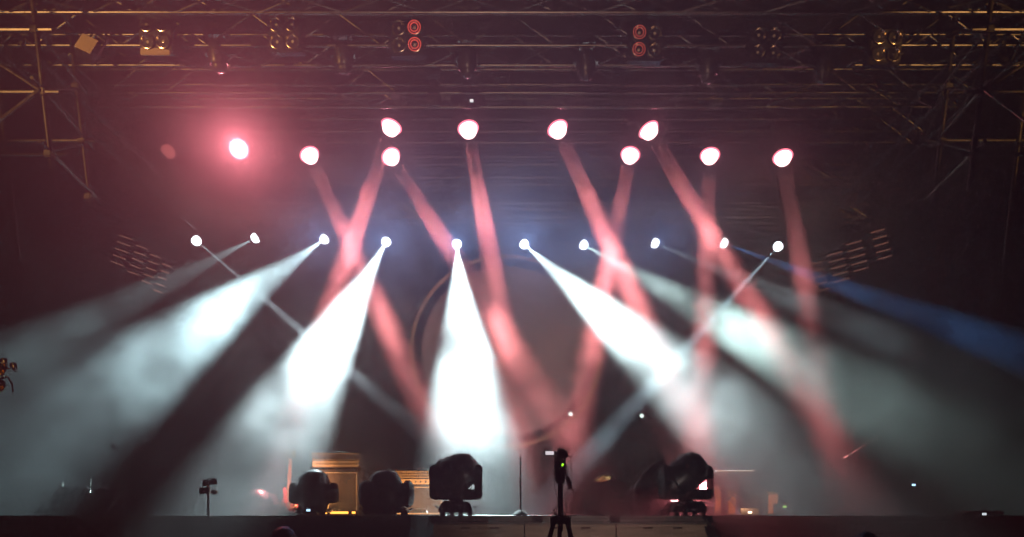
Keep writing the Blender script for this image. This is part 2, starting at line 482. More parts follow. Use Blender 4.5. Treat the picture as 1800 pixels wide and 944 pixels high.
BLAB = ['four-lamp blinder shining brightest gold, next to the pale square floodlight',
        'four-lamp blinder with small gold glints, above the gap before the upper pink lamps',
        'four-lamp blinder with two lamps showing bright red reflected rings',
        'four-lamp blinder with two lamps showing faint reddish rings',
        'four-lamp blinder with dull reddish bowls between the faint-ringed and the darkest blinder',
        'darkest four-lamp blinder, nearest the scaffold tower over the blue beam']
base_bl = None
for (px, py, rs, lm), lab in zip(BL, BLAB):
    p = at(px, py, 9.2)
    if rs == 0:
        if base_bl is None:
            base_bl = blinder(0, ''); t = base_bl; t.location = p; t['label'] = lab
        else: t = dup(base_bl, p, 0, lab)
    else:
        t = blinder(rs, lm); t.location = p; t['label'] = lab
    t.rotation_euler = (R(9), 0, R(-2 if px < 900 else 3))
# the tray under the brightest blinder
p = at(272, 91, 9.25)
b = nb(); box(b, (p.x + 0.01, p.y, p.z), (0.38, 0.03, 0.09), bevel=0.006)
tag(obj('junction_box', b, 'pale'), 'flat brown box slung right below the brightest gold blinder', 'box')

# ------------------------------------------------------------------ moving heads hanging from trusses
def hanging_head(name, label, cat, group, lens_at, d, scale, lens_mat, rim_mat=None, ztop=None, cells=False, yoke='black', rz=0.0):
    """lens centre at lens_at, barrel pointing along d; base above it"""
    d = Vector(d).normalized(); k = scale
    piv = Vector(lens_at) - d * 0.24 * k
    t = thing(name, label, cat, piv, group)
    top = piv.z + 0.46 * k
    b = nb(); box(b, (0, 0, 0.46 * k), (0.36 * k, 0.28 * k, 0.13 * k), bevel=0.015 * k); obj('base', b, 'black', t)
    b = nb()
    for s in (-1, 1):
        prism(b, [(-0.07 * k, -0.07 * k), (0.07 * k, -0.07 * k), (0.085 * k, 0.38 * k), (-0.085 * k, 0.38 * k)], -0.03 * k, 0.03 * k, Matrix.Translation((s * 0.235 * k, 0, 0)) @ Matrix.Rotation(R(90), 4, 'Z'), bevel=0.008 * k)
    box(b, (0, 0, 0.36 * k), (0.50 * k, 0.15 * k, 0.05 * k), bevel=0.01 * k)
    obj('yoke', b, yoke, t)
    A = aimq(d)
    b = nb()
    lathe(b, [(0.0, 0.21 * k), (0.09 * k, 0.20 * k), (0.15 * k, 0.14 * k), (0.185 * k, 0.04 * k), (0.195 * k, -0.12 * k), (0.20 * k, -0.205 * k), (0.19 * k, -0.235 * k), (0.165 * k, -0.235 * k), (0.165 * k, -0.215 * k), (0, -0.215 * k)], A, 28)
    h = obj('head', b, 'plastic', t)
    b = nb()
    lathe(b, [(0.160 * k, -0.213 * k), (0.150 * k, -0.235 * k), (0.157 * k, -0.265 * k), (0.148 * k, -0.315 * k), (0.125 * k, -0.360 * k), (0.065 * k, -0.388 * k), (0, -0.396 * k)], A, 28)
    obj('lens', b, lens_mat, h)
    if rim_mat:
        b = nb(); torus(b, 0.174 * k, 0.017 * k, A @ Matrix.Translation((0, 0, -0.238 * k)), 32, 8); obj('rim', b, rim_mat, h)
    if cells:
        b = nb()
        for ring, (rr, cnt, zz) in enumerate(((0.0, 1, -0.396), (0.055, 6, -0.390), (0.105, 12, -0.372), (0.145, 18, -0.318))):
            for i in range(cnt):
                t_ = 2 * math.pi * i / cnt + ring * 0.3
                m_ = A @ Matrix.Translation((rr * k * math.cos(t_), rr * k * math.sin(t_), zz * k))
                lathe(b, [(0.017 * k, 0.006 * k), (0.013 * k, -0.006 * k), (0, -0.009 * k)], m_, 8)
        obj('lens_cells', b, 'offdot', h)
    b = nb()
    zt = (ztop - piv.z) if ztop else 0.66 * k
    for s in (-1, 1):
        tube(b, (s * 0.11 * k, 0, 0.52 * k), (s * 0.11 * k, 0, zt), 0.014)
        box(b, (s * 0.11 * k, 0, zt), (0.05, 0.07, 0.07), bevel=0.01)
    obj('clamp', b, 'gloss', t)
    return t, piv

GW = 'white beam lamps on the low rear truss'
WLAB = ['white beam lamp whose thin beam crosses the faint grey one',
        'white beam lamp under the pink glare, its faint grey beam over the dotted panels',
        'white beam lamp sending the cloudy broad beam down over the music stand',
        'white beam lamp whose blinding beam leans toward the red guitar',
        'white beam lamp whose beam drops straight onto the thrust',
        'white beam lamp beside the top of the emblem, beam spreading over the slanted lamp',
        'white beam lamp throwing the widest green-tinted beam',
        'white beam lamp with a weak purple-grey beam above the green-tinted one',
        'beam lamp sending the blue beam across the dotted panels',
        'white beam lamp at the row end whose thin beam slants back to the tripod']
# ------------------------------------------------------------------ lit lamps with their light
def add_light(kind, name, loc, aim, energy, col, parent, **kw):
    ld = bpy.data.lights.new(name, kind)
    ld.energy = energy; ld.color = col
    for k, v in kw.items(): setattr(ld, k, v)
    o = bpy.data.objects.new(name, ld); COL.objects.link(o)
    base = ROOT_AT[parent.name] if parent is not None else Vector()
    o.location = Vector(loc) - base
    if aim is not None: o.rotation_euler = Vector(aim).to_track_quat('-Z', 'Y').to_euler()
    if parent is not None: o.parent = parent
    return o

BEAMS = [  # lens x, y, distance, angles of the beam edges from straight down, distance where it lands, power, colour
    (345, 423, 15.0,  46.5,  52.5,  10.0, 0.50e5, (0.70, 0.90, 1.0)),
    (450, 418, 15.0, -71, -55,  11.0, 0.40e5, (0.58, 0.90, 0.96)),
    (571, 420, 15.0, -67, -41,  10.0, 1.0e5, (0.62, 0.92, 1.0)),
    (679, 425, 15.0, -44, -13,  9.6, 1.12e5, (0.72, 0.94, 1.0)),
    (803, 429, 15.0, -14,  22,  9.6, 1.0e5, (0.72, 0.95, 1.0)),
    (921, 429, 15.0,  36,  61,  9.5, 0.84e5, (0.72, 0.95, 0.98)),
    (1025, 430, 15.0, 52,  70,  9.8, 0.62e5, (0.66, 0.96, 0.93)),
    (1150, 427, 15.0, 62,  73,  10.5, 0.20e5, (0.66, 0.90, 0.96)),
    (1271, 427, 15.0, 65,  74.5,  11.0, 0.42e5, (0.13, 0.40, 1.0)),
    (1368, 433, 15.0, -46, -38.5, 10.5, 0.62e5, (0.60, 0.86, 1.0)),
]
for (px, py, D, a0, a1, De, P, c), lab in zip(BEAMS, WLAB):
    p = at(px, py, D)
    am = R((a0 + a1) / 2); w = R(abs(a1 - a0) / 2)
    ey = min(HY, py + 900 / max(abs(math.tan(am)), 0.3))
    e = at(px + (ey - py) * math.tan(am), ey, De)
    d = (e - p).normalized()
    phi = (p - Vector((0, 0, CZ))).angle(p - e)
    half = math.asin(math.sin(w) * math.sin(phi))
    t, piv = hanging_head('beam_light', lab, 'stage light', GW, p, d, 0.62, 'whitelens', ztop=at(900, 380, 15.1).z)
    add_light('SPOT', 'beam', p + d * 0.10, d, 0.8 * P, c, t, spot_size=2 * half, spot_blend=1.0, shadow_soft_size=0.02)
    # added spot toward the viewer, imitates the bloom halo round the lens
    if 500 < px < 1200:
        q = p + d * 0.10 + Vector((0, -0.12, 0))
        add_light('SPOT', 'halo_spot', q, Vector((0, 0, CZ + 1)) - q, 290 if px in (679, 803, 921) else 150, (0.26, 0.46, 1.0), t, spot_size=R(42), spot_blend=1.0, shadow_soft_size=0.04)

PINK = (1.0, 0.25, 0.26)
GP = 'pink wash lamps on the rear trusses'
WASH = [  # lens x, y, distance, a photo point further down the beam and its distance, power, label
    (544, 272, 14.0, 720, 660, 12.2, 1.0, 'pink wash lamp next to the glaring one, beam slanting toward the emblem edge'),
    (688, 222, 13.0, 612, 450, 12.4, 1.5, 'pink wash lamp of the upper row whose fat beam crosses down over a lower lamp'),
    (687, 275, 14.0, 800, 455, 12.7, 0.8, 'pink wash lamp hanging just under an upper one, thin beam toward the middle white lamp'),
    (823, 226, 13.0, 900, 680, 11.4, 1.0, 'pink wash lamp with its beam falling nearly straight past the middle white lamp'),
    (980, 226, 13.0, 1130, 560, 11.7, 1.3, 'pink wash lamp of the upper row above the emblem, beam slanting across two others'),
    (1108, 272, 14.0, 1020, 720, 11.7, 1.2, 'pink wash lamp of the lower row whose beam slants back toward the tripod'),
    (1140, 228, 13.0, 1480, 800, 11.2, 1.2, 'pink wash lamp ending the upper row, beam slanting outward'),
    (1248, 273, 14.0, 1234, 660, 12.2, 0.8, 'pink wash lamp with a straight falling beam between the two outermost lit lamps'),
    (1376, 276, 14.0, 1405, 450, 13.0, 0.35, 'pink wash lamp with the faintest beam, over the end of the white lamp row'),
    (420, 262, 14.0, 0, 0, 0, 0.0, 'pink wash lamp glaring straight at the viewer inside a wide red glow'),
    (295, 267, 14.0, 1, 0, 0, 0.0, 'unlit wash lamp with a dull red honeycomb lens beside the glaring pink lamp'),
]
for (px, py, D, ax_, ay_, aD, k, lab) in WASH:
    p = at(px, py, D)
    e = at(ax_, ay_, aD) if aD else Vector((0, 0, CZ))
    d = (e - p).normalized()
    ztop = at(900, 187, 13.1).z if D < 13.5 else at(900, 231, 14.1).z
    on = not (aD == 0 and ax_ == 1)
    # the lens is seen head on in the photo, so the barrel tips a little toward the hall
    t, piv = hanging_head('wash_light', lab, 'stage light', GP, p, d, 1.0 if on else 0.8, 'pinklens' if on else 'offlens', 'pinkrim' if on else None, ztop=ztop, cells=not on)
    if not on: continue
    if k:                                        # four clusters of lens cells, each with its own narrow beam
        u = d.orthogonal().normalized(); v = d.cross(u)
        for i in range(4):
            a = 2 * math.pi * i / 4 + px
            add_light('SPOT', 'wash_beam', p + d * 0.14 + (u * math.cos(a) + v * math.sin(a)) * 0.07, d, 44000 * k, PINK, t, spot_size=R(5.4), spot_blend=0.8, shadow_soft_size=0.055)
    q = p + d * 0.14 + Vector((0, -0.16, 0))
    if k: add_light('SPOT', 'halo_spot', q, Vector((0, 0, CZ + 1)) - q, 70, (1.0, 0.24, 0.36), t, spot_size=R(32), spot_blend=1.0, shadow_soft_size=0.05)  # added spot for the pink halo, apart from the lamp's beams
    else: add_light('SPOT', 'halo_spot', q, d, 3300, (1.0, 0.22, 0.28), t, spot_size=R(27), spot_blend=1.0, shadow_soft_size=0.05)

# amber work lamps over the audience that catch the towers and the front truss
for s, pw, tx, cone in ((-1, 1400, 4.6, 50), (1, 1000, 6.4, 44)):
    src = Vector((s * 7.6, 4.2, 6.6)); d = Vector((s * tx, 9.3, 7.9)) - src
    add_light('SPOT', 'unseen_front_lamp', src, d, pw, (1.0, 0.50, 0.16), None, spot_size=R(cone), spot_blend=0.8, shadow_soft_size=0.14)
# added wide warm fill, no fixture, brightens the middle of the roof trusses
src = Vector((-0.4, 3.2, 5.4))
add_light('SPOT', 'unseen_front_lamp', src, Vector((0.4, 11.3, 8.8)) - src, 600, (1.0, 0.60, 0.42), None, spot_size=R(74), spot_blend=0.7, shadow_soft_size=0.14)
# added warm fill without a fixture, lifts the round emblem from below
src = Vector((0.4, 13.6, 1.95))
add_light('SPOT', 'emblem_fill', src, Vector((-0.1, 16.3, 5.2)) - src, 230, (1.0, 0.72, 0.70), None, spot_size=R(75), spot_blend=0.9, shadow_soft_size=0.08)
# unseen warm fill added below the view to brighten the plywood thrust front
src = Vector((1.0, 6.4, 0.5))
add_light('SPOT', 'thrust_front_fill', src, Vector((1.2, 8.5, 1.5)) - src, 60, (1.0, 0.80, 0.72), None, spot_size=R(110), spot_blend=0.9, shadow_soft_size=0.2)
# ------------------------------------------------------------------ haze and smoke
def box_mesh(name, lo, hi):
    me = bpy.data.meshes.new(name)
    bm = bmesh.new()
    bmesh.ops.create_cube(bm, size=1.0)
    lo = Vector(lo); hi = Vector(hi)
    for v in bm.verts:
        v.co = Vector(((v.co.x + .5) * (hi.x - lo.x) + lo.x, (v.co.y + .5) * (hi.y - lo.y) + lo.y, (v.co.z + .5) * (hi.z - lo.z) + lo.z))
    bm.to_mesh(me); bm.free()
    return me

def volume_material(name):
    m = bpy.data.materials.new(name); m.use_nodes = True
    nt = m.node_tree; nt.nodes.clear()
    out = nt.nodes.new('ShaderNodeOutputMaterial')
    pv = nt.nodes.new('ShaderNodeVolumePrincipled')
    m.cycles.volume_sampling = 'EQUIANGULAR'
    nt.links.new(pv.outputs[0], out.inputs['Volume'])
    return m, nt, pv

HAZE_D = 0.0085
hm, hn, hv = volume_material('haze')
hv.inputs['Color'].default_value = (0.95, 0.95, 0.95, 1)
hv.inputs['Density'].default_value = HAZE_D
hv.inputs['Anisotropy'].default_value = 0.62
haze = bpy.data.objects.new('haze', box_mesh('haze', (-17, -3, -1), (17, 24, 13)))
haze.data.materials.append(hm); COL.objects.link(haze)
haze['kind'] = 'stuff'

sm, sn, sv = volume_material('smoke')
sv.inputs['Color'].default_value = (0.97, 0.97, 0.97, 1)
sv.inputs['Anisotropy'].default_value = 0.35
N = sn.nodes; L = sn.links
tc = N.new('ShaderNodeTexCoord')
def noise(scale, detail, off):
    mp = N.new('ShaderNodeMapping'); mp.inputs['Location'].default_value = off
    L.new(tc.outputs['Object'], mp.inputs['Vector'])
    t = N.new('ShaderNodeTexNoise'); t.inputs['Scale'].default_value = scale
    t.inputs['Detail'].default_value = detail; t.inputs['Roughness'].default_value = 0.6
    L.new(mp.outputs[0], t.inputs['Vector'])
    return t.outputs['Fac']
def ramp(val, a, b, lo=0.0, hi=1.0, smooth=True):
    r = N.new('ShaderNodeMapRange'); r.interpolation_type = 'SMOOTHSTEP' if smooth else 'LINEAR'
    r.inputs[1].default_value = a; r.inputs[2].default_value = b
    r.inputs[3].default_value = lo; r.inputs[4].default_value = hi
    L.new(val, r.inputs[0]); return r.outputs[0]
def mul(a, b):
    m = N.new('ShaderNodeMath'); m.operation = 'MULTIPLY'
    for i, q in enumerate((a, b)):
        if isinstance(q, (int, float)): m.inputs[i].default_value = q
        else: L.new(q, m.inputs[i])
    return m.outputs[0]
sep = N.new('ShaderNodeSeparateXYZ'); L.new(tc.outputs['Object'], sep.inputs[0])
billow = ramp(noise(0.75, 7.0, (3.1, 1.7, 0.4)), 0.40, 0.64, 0.02, 1.0)
back = ramp(sep.outputs['Y'], 14.2, 12.6)
front = ramp(sep.outputs['Y'], 8.0, 12.4)
low = ramp(sep.outputs['Z'], 1.5, 5.4, 0.14, 1.0)
high = ramp(sep.outputs['Z'], 7.9, 6.2)
ab = N.new('ShaderNodeMath'); ab.operation = 'ABSOLUTE'; L.new(sep.outputs['X'], ab.inputs[0])
sides = ramp(ab.outputs[0], 3.4, 7.0, 1.0, 0.12)
d = mul(mul(mul(mul(billow, sides), back), mul(front, low)), mul(high, 0.30))
L.new(d, sv.inputs['Density'])
smoke = bpy.data.objects.new('smoke', box_mesh('smoke', (-10, 4.4, 0.9), (10, 14.4, 8.0)))
smoke.data.materials.append(sm); COL.objects.link(smoke)
smoke['kind'] = 'stuff'
# ------------------------------------------------------------------ unlit heads on the front truss
HLAB = {385: 'unlit moving head with an orange glinting yoke next to the brightest gold blinder',
        605: 'unlit moving head hanging between the gold-glint blinder and the red-ringed blinder',
        822: 'unlit moving head directly above the middle upper pink lamp, small white display on it',
        1030: 'unlit moving head with the darkest yoke, just before the faint-ringed blinder',
        1245: 'unlit moving head hanging just past the faint-ringed blinder',
        1447: 'unlit moving head between the dull reddish blinder and the darkest blinder'}
for (px, py) in ((385, 92), (605, 95), (822, 102), (1030, 106), (1245, 111), (1447, 112)):
    p = at(px, py + 22, 9.6)
    t, piv = hanging_head('moving_head', HLAB[px], 'stage light', 'unlit moving heads on the front truss', p, (0.05, 0.35, -1), 0.62, 'plastic', ztop=at(900, 80, 9.5).z + 0.02, yoke='gloss')
    if px == 822:
        q = at(829, 177, 10.6)
        b = nb(); box(b, (q.x, q.y, q.z), (0.05, 0.03, 0.03)); 
        tag(obj('indicator_display', b, 'white_led'), 'tiny white lit display under the middle unlit moving head', 'display')

# pale square floodlight, tilted
p = at(152, 76, 7.9)
t = thing('flood_light', 'pale square floodlight tilted on its bracket beside the scaffold tower', 'floodlight', p)
t.rotation_euler = (R(-20), R(-17), R(12))
t.rotation_euler = (R(-15), R(20), R(15))
b = nb(); box(b, (0, 0.07, 0), (0.20, 0.12, 0.23), bevel=0.012); obj('housing', b, 'black', t)
b = nb(); box(b, (0, 0.005, 0), (0.17, 0.012, 0.205), bevel=0.004); obj('lens', b, 'pale', t)
b = nb()
for s in (-1, 1): box(b, (s * 0.115, 0.07, 0.10), (0.01, 0.04, 0.26))
box(b, (0, 0.07, 0.235), (0.24, 0.04, 0.01)); tube(b, (0, 0.07, 0.23), (0, 0.07, 0.42), 0.015)
obj('bracket', b, 'gloss', t)

# hoists
for px, y0, y1, D, lab in ((762, 85, 185, 10.9, 'dark chain hoist hanging between the red-ringed blinder and the middle unlit head'),
                           (1086, 90, 185, 10.9, 'dark chain hoist hanging just before the faint-ringed blinder'),
                           (852, -10, 44, 9.2, 'dark chain hoist at the top of the picture over the middle unlit head')):
    a = at(px, y0, D); c = at(px, y1, D)
    t = thing('chain_hoist', lab, 'hoist', a, 'chain hoists on the roof trusses')
    h = a.z - c.z
    b = nb(); box(b, (0, 0, -h * 0.25), (0.20, 0.2, h * 0.5), bevel=0.03); obj('motor', b, 'black', t)
    b = nb(); tube(b, (0, 0, -h * .5), (0, 0, -h), 0.012); tube(b, (0, 0, 0.0), (0, 0, 1.2), 0.012); obj('chain', b, 'gloss', t)
    b = nb(); lathe(b, [(0.0, -h * .62), (0.08, -h * .62), (0.1, -h * .75), (0.09, -h), (0, -h)], None, 14); obj('chain_bag', b, 'skirt', t)
# hanging amber tube pair
p0 = at(446, 76, 9.4); p1 = at(459, 152, 9.9)
t = thing('hanging_pipe', 'pair of raking brown tubes dropping from the front truss above the pink glare', 'pipe', p0)
for dx in (0, 0.085):
    b = nb(); tube(b, p0 + Vector((dx * .5, 0, 0)), p1 + Vector((dx * .6 - .04, 0, 0)), 0.022); obj('tube', b, 'steel', t, world=True)
b = nb(); box(b, p0 + Vector((.02, 0, 0)), (0.10, 0.06, 0.10), bevel=.01); obj('coupler', b, 'steel', t, world=True)

# ------------------------------------------------------------------ dotted panels
def led_panel(loc, w, h, roll, yaw, label):
    t = thing('led_panel', label, 'light panel', loc, 'dotted light panels at the stage sides')
    t.rotation_euler = (0, roll, yaw)
    b = nb(); box(b, (0, 0.05, 0), (w, 0.07, h), bevel=0.008); obj('housing', b, 'black', t)
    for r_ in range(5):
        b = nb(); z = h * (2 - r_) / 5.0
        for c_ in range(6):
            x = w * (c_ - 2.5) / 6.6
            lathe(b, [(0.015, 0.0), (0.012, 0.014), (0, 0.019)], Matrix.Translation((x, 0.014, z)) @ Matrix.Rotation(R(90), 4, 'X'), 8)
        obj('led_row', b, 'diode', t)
    b = nb()
    for s in (-1, 1): tube(b, (s * w * .42, 0.05, h * .48), (s * w * .42, 0.05, h * .5 + 0.12), 0.012)
    obj('hanger', b, 'gloss', t)
PD = 15.2; S = PD / F
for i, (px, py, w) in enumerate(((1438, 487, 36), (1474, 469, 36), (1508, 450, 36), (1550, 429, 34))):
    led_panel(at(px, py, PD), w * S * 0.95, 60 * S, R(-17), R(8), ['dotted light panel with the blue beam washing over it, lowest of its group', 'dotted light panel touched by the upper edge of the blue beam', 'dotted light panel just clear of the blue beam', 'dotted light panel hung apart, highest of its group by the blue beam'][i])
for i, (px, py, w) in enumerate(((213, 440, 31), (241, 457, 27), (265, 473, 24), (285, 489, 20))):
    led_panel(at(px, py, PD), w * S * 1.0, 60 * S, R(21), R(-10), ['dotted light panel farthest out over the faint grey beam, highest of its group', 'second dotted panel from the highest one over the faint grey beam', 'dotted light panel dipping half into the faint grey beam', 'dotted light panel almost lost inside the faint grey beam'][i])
for s, pts, lab in ((1, ((1395, 478), (1585, 372)), 'sloping bar that carries the dotted panels crossed by the blue beam'), (-1, ((203, 388), (318, 486)), 'sloping bar that carries the dotted panels over the faint grey beam')):
    t = thing('hanging_bar', lab, 'bar', at(*pts[0], PD), 'sloping bars that carry the dotted panels')
    b = nb(); tube(b, at(*pts[0], PD + .05), at(*pts[1], PD + .05), 0.03); obj('bar', b, 'alu', t, world=True)
    b = nb()
    for q in pts:
        c = at(*q, PD + .05); tube(b, c, (c.x, c.y, 9.9), 0.01)
    obj('wire', b, 'steel', t, world=True)

# ------------------------------------------------------------------ floor moving heads
def floor_head(px, ybase, ytop, D, label, wide=0.42, tilt=(0.1, -0.3, 1), yoke_r=0.0, rz=0.0, display=False, head_r=0.19, group='floor moving heads on the stage'):
    p = at(px, ybase, D); p.z = DECK
    H = (ybase - ytop) * D / F
    t = thing('floor_moving_head', label, 'stage light', p, group, rz)
    bh = 0.16 * H / 0.75
    b = nb()
    prism(b, [(-wide * .50, 0.035), (wide * .50, 0.035), (wide * .47, bh * .6), (wide * .36, bh), (-wide * .36, bh), (-wide * .47, bh * .6)], -0.17, 0.17, bevel=0.012)
    obj('base', b, 'black', t)
    b = nb()
    for sx in (-1, -.33, .33, 1):
        for sy in (-1, 1): tube(b, (sx * wide * .40, sy * .13, 0), (sx * wide * .40, sy * .13, 0.04), 0.022)
    obj('foot', b, 'rubber', t)
    for sx in (-1, 1):
        b = nb()
        box(b, (sx * (wide * .5 + .028), 0.0, bh * .62), (0.05, 0.14, 0.018), Matrix.Rotation(sx * R(-35), 3, 'Y'), bevel=0.005)
        obj('handle', b, 'gloss', t)
    zc = H - head_r * 1.28
    b = nb()
    for sx in (-1, 1):
        if yoke_r:
            c = Matrix.Translation((sx * (head_r + .06), 0, bh + yoke_r * .85)) @ Matrix.Rotation(R(90), 4, 'Y') @ Matrix.Diagonal((1.0, 0.95, 1, 1))
            lathe(b, [(0, -.055), (yoke_r * .8, -.055), (yoke_r, -.02), (yoke_r, .03), (yoke_r * .7, .07), (0, .08)], c, 26)
        else:
            prism(b, [(-0.13, bh + .03), (0.13, bh + .03), (0.14, zc - .02), (0.09, zc + .10), (-0.09, zc + .10), (-0.14, zc - .02)], -0.045, 0.045, Matrix.Translation((sx * (head_r + .055), 0, 0)) @ Matrix.Rotation(R(90), 4, 'Z'), bevel=0.02)
    box(b, (0, 0, bh + .085), (head_r * 2 + .14, 0.2, 0.13), bevel=0.02)
    tube(b, (0, 0, bh - .02), (0, 0, bh + .05), 0.09, n=16)
    obj('yoke', b, 'plastic', t)
    A = Matrix.Translation((0, 0, zc)) @ aimq(-Vector(tilt))
    b = nb()
    r = head_r
    lathe(b, [(0, -r * 1.30), (r * .45, -r * 1.25), (r * .80, -r * 1.02), (r * .98, -r * .6), (r * 1.03, 0), (r * 1.0, r * .6), (r * .90, r * 1.15), (r * .86, r * 1.28), (r * .72, r * 1.28), (r * .72, r * 1.18), (0, r * 1.18)], A, 32)
    h = obj('head', b, 'plastic', t)
    b = nb()
    for a in range(10):
        m_ = A @ Matrix.Rotation(R(36 * a), 4, 'Z')
        box(b, m_ @ Vector((r * 1.02, 0, r * 0.15)), (0.02, 0.02, 0.02), m_.to_3x3())
    torus(b, r * 1.04, 0.010, A @ Matrix.Translation((0, 0, r * .62)), 32, 6)
    torus(b, r * 1.03, 0.007, A @ Matrix.Translation((0, 0, -r * .30)), 32, 6)
    obj('trim_ring', b, 'black', h)
    b = nb(); lathe(b, [(r * .72, r * 1.20), (r * .5, r * 1.30), (0, r * 1.34)], A, 28); obj('lens', b, 'bulb', h)
    if display:
        b = nb(); box(b, (-0.03, -0.172, bh * .5), (0.05, 0.012, 0.028)); obj('display', b, 'blue_led', t)
    return t
floor_head(552, 905, 826, 10.0, 'dark domed moving head with a blue lit display in front of the taller amplifier', 0.42, (0.0, -0.12, -1), display=True, head_r=0.215)
floor_head(679, 906, 826, 9.0, 'dark moving head with round flared yoke arms before the striped amplifier', 0.56, (0.12, 0.25, -1), yoke_r=0.17, head_r=0.205)
floor_head(802, 905, 791, 8.9, 'largest moving head, tipped sideways on the thrust edge under the straight white beam', 0.42, (-0.80, 0.32, -0.28), head_r=0.218)
floor_head(1205, 905, 792, 8.9, 'moving head rimmed with hot pink light near the end of the thrust', 0.44, (-0.72, 0.45, -0.6), rz=R(8), head_r=0.215)
floor_head(456, 905, 856, 11.6, 'small far moving head low on the deck beside the red guitar', 0.34, (0.0, 1.0, -0.2), head_r=0.165)
# slanted lamp beside the pink-rimmed moving head
p = at(1142, 905, 9.2); p.z = DECK
t = thing('tilted_flood', 'dark slab-headed floodlight leaning back beside the pink rimmed moving head', 'stage light', p)
b = nb(); box(b, (0.02, 0, 0.05), (0.34, 0.30, 0.09), bevel=0.012); obj('base', b, 'black', t)
b = nb(); prism(b, [(-0.17, 0.10), (0.19, 0.10), (0.21, 0.60), (0.16, 0.66), (-0.14, 0.44), (-0.20, 0.36)], -0.11, 0.11, bevel=0.012); obj('head', b, 'plastic', t)
b = nb(); prism(b, [(-0.10, 0.475), (-0.12, 0.505), (0.10, 0.69), (0.19, 0.71), (0.20, 0.685)], -0.13, 0.13, bevel=0.006); obj('hood', b, 'gloss', t)
b = nb(); box(b, (-0.185, 0, 0.22), (0.03, 0.18, 0.16), bevel=0.01); obj('side_box', b, 'black', t)
b = nb(); path(b, sag((-0.19, 0, 0.20), (-0.42, -0.02, 0.09), 0.02, 8), 0.007); obj('cord', b, 'rubber', t)
# pink uplight on the deck behind the rimmed moving head
p = at(1192, 905, 9.6); p.z = DECK
t = thing('floor_wash_light', 'small lit pink wash lamp on the deck right behind the pink rimmed moving head', 'stage light', p)
b = nb(); box(b, (0, 0, 0.03), (0.42, 0.20, 0.05), bevel=.01); obj('base', b, 'black', t)
A = Matrix.Translation((0, 0, 0.27)) @ Matrix.Rotation(R(80), 4, 'X')
b = nb(); lathe(b, [(0, -0.14), (0.12, -0.12), (0.17, 0.0), (0.17, 0.08), (0.15, 0.08), (0.15, 0.06), (0, 0.06)], A, 24); h = obj('head', b, 'plastic', t)
b = nb(); lathe(b, [(0.145, 0.062), (0.10, 0.09), (0, 0.10)], A, 24); obj('lens', b, 'pinklens', h)
b = nb()
for s in (-1, 1): box(b, (s * .19, 0, 0.16), (0.02, 0.06, 0.24), bevel=.004)
obj('yoke', b, 'black', t)
add_light('SPOT', 'uplight', p + Vector((0, -0.12, 0.27)), (0.1, -1, 0.15), 1300, (1.0, 0.22, 0.26), t, spot_size=R(150), spot_blend=0.6, shadow_soft_size=0.12)

# ------------------------------------------------------------------ amplifiers
def amp_stack(px, ybase, wpx, ycab, yhead, D, labels, striped):
    k = D / F
    p = at(px, ybase, D); p.z = DECK
    W_ = wpx * k; hc = (ybase - ycab) * k; hh = (ycab - yhead) * k
    c = thing('speaker_cabinet', labels[0], 'amplifier cabinet', p, 'guitar amplifier cabinets')
    b = nb(); box(b, (0, 0.17, hc / 2 + .01), (W_, 0.34, hc - .02), bevel=0.015); obj('box', b, 'tolex', c)
    b = nb(); box(b, (0, -0.006, hc * .48), (W_ * .9, 0.012, hc * .84)); obj('grille', b, 'grille', c)
    b = nb()
    for sx in (-1, 1): box(b, (sx * W_ * .462, -0.010, hc * .48), (0.014, 0.018, hc * .88))
    for z in (hc * .045, hc * .92): box(b, (0, -0.010, z), (W_ * .938, 0.018, 0.014))
    obj('piping', b, 'trim', c)
    b = nb()
    for sx in (-1, 1):
        for sy in (0.05, 0.29): tube(b, (sx * W_ * .4, sy, 0), (sx * W_ * .4, sy, .02), 0.02)
    obj('foot', b, 'rubber', c)
    h = thing('amplifier_head', labels[1], 'amplifier', p + Vector((0, 0, hc)), 'guitar amplifier heads')
    W2 = W_ * 1.04
    b = nb(); box(b, (0, 0.15, hh * .5 + .01), (W2, 0.28, hh - .02), bevel=0.012); obj('case', b, 'tolex', h)
    pz, ph = (hh * .34, hh * .36) if not striped else (hh * .22, hh * .36)
    b = nb(); box(b, (0, -0.002, pz), (W2 * .97, 0.03, ph), bevel=0.003); pn = obj('control_panel', b, 'panel', h)
    b = nb()
    n = 15 if not striped else 9
    for i in range(n):
        x = W2 * .9 * ((i + .5) / n - .5) + (W2 * .03)
        tube(b, (x, -0.017, pz - ph * .08), (x, -0.042, pz - ph * .08), 0.012, 0.009, n=10)
    obj('knobs', b, 'knob', pn)
    b = nb()
    if striped:
        for i in range(5): box(b, (0, -0.004, hh * (.50 + .105 * i)), (W2 * .95, 0.02, hh * .045), bevel=.002)
    else:
        for z in (hh * .965,): box(b, (0, 0.0, z), (W2 * .99, 0.02, 0.009))
        box(b, (0, 0.0, hh * .6), (W2 * .99, 0.018, 0.006))
    obj('trim', b, 'panel' if striped else 'trim', h)
    for sx in (-1, 1):
        for sy in (.03, .27):
            b = nb(); lathe(b, [(0, .022), (.018, .014), (.02, 0), (0, 0)], Matrix.Translation((sx * W2 * .48, sy, hh - .014)), 10)
            obj('corner_cap', b, 'chrome', h)
    b = nb(); path(b, [(-.11, .14, hh - .01), (-.09, .14, hh + .028), (.09, .14, hh + .028), (.11, .14, hh - .01)], 0.011)
    obj('handle', b, 'chrome', h)
    b = nb()
    for sx in (-1, 1): tube(b, (sx * W2 * .4, .15, 0), (sx * W2 * .4, .15, .014), 0.02)
    obj('foot', b, 'rubber', h)
amp_stack(590, 905, 80, 824.5, 796, 11.0, ('taller speaker cabinet with brown grille behind the domed moving head', 'amplifier head with a glowing gold knob panel on the taller cabinet'), False)
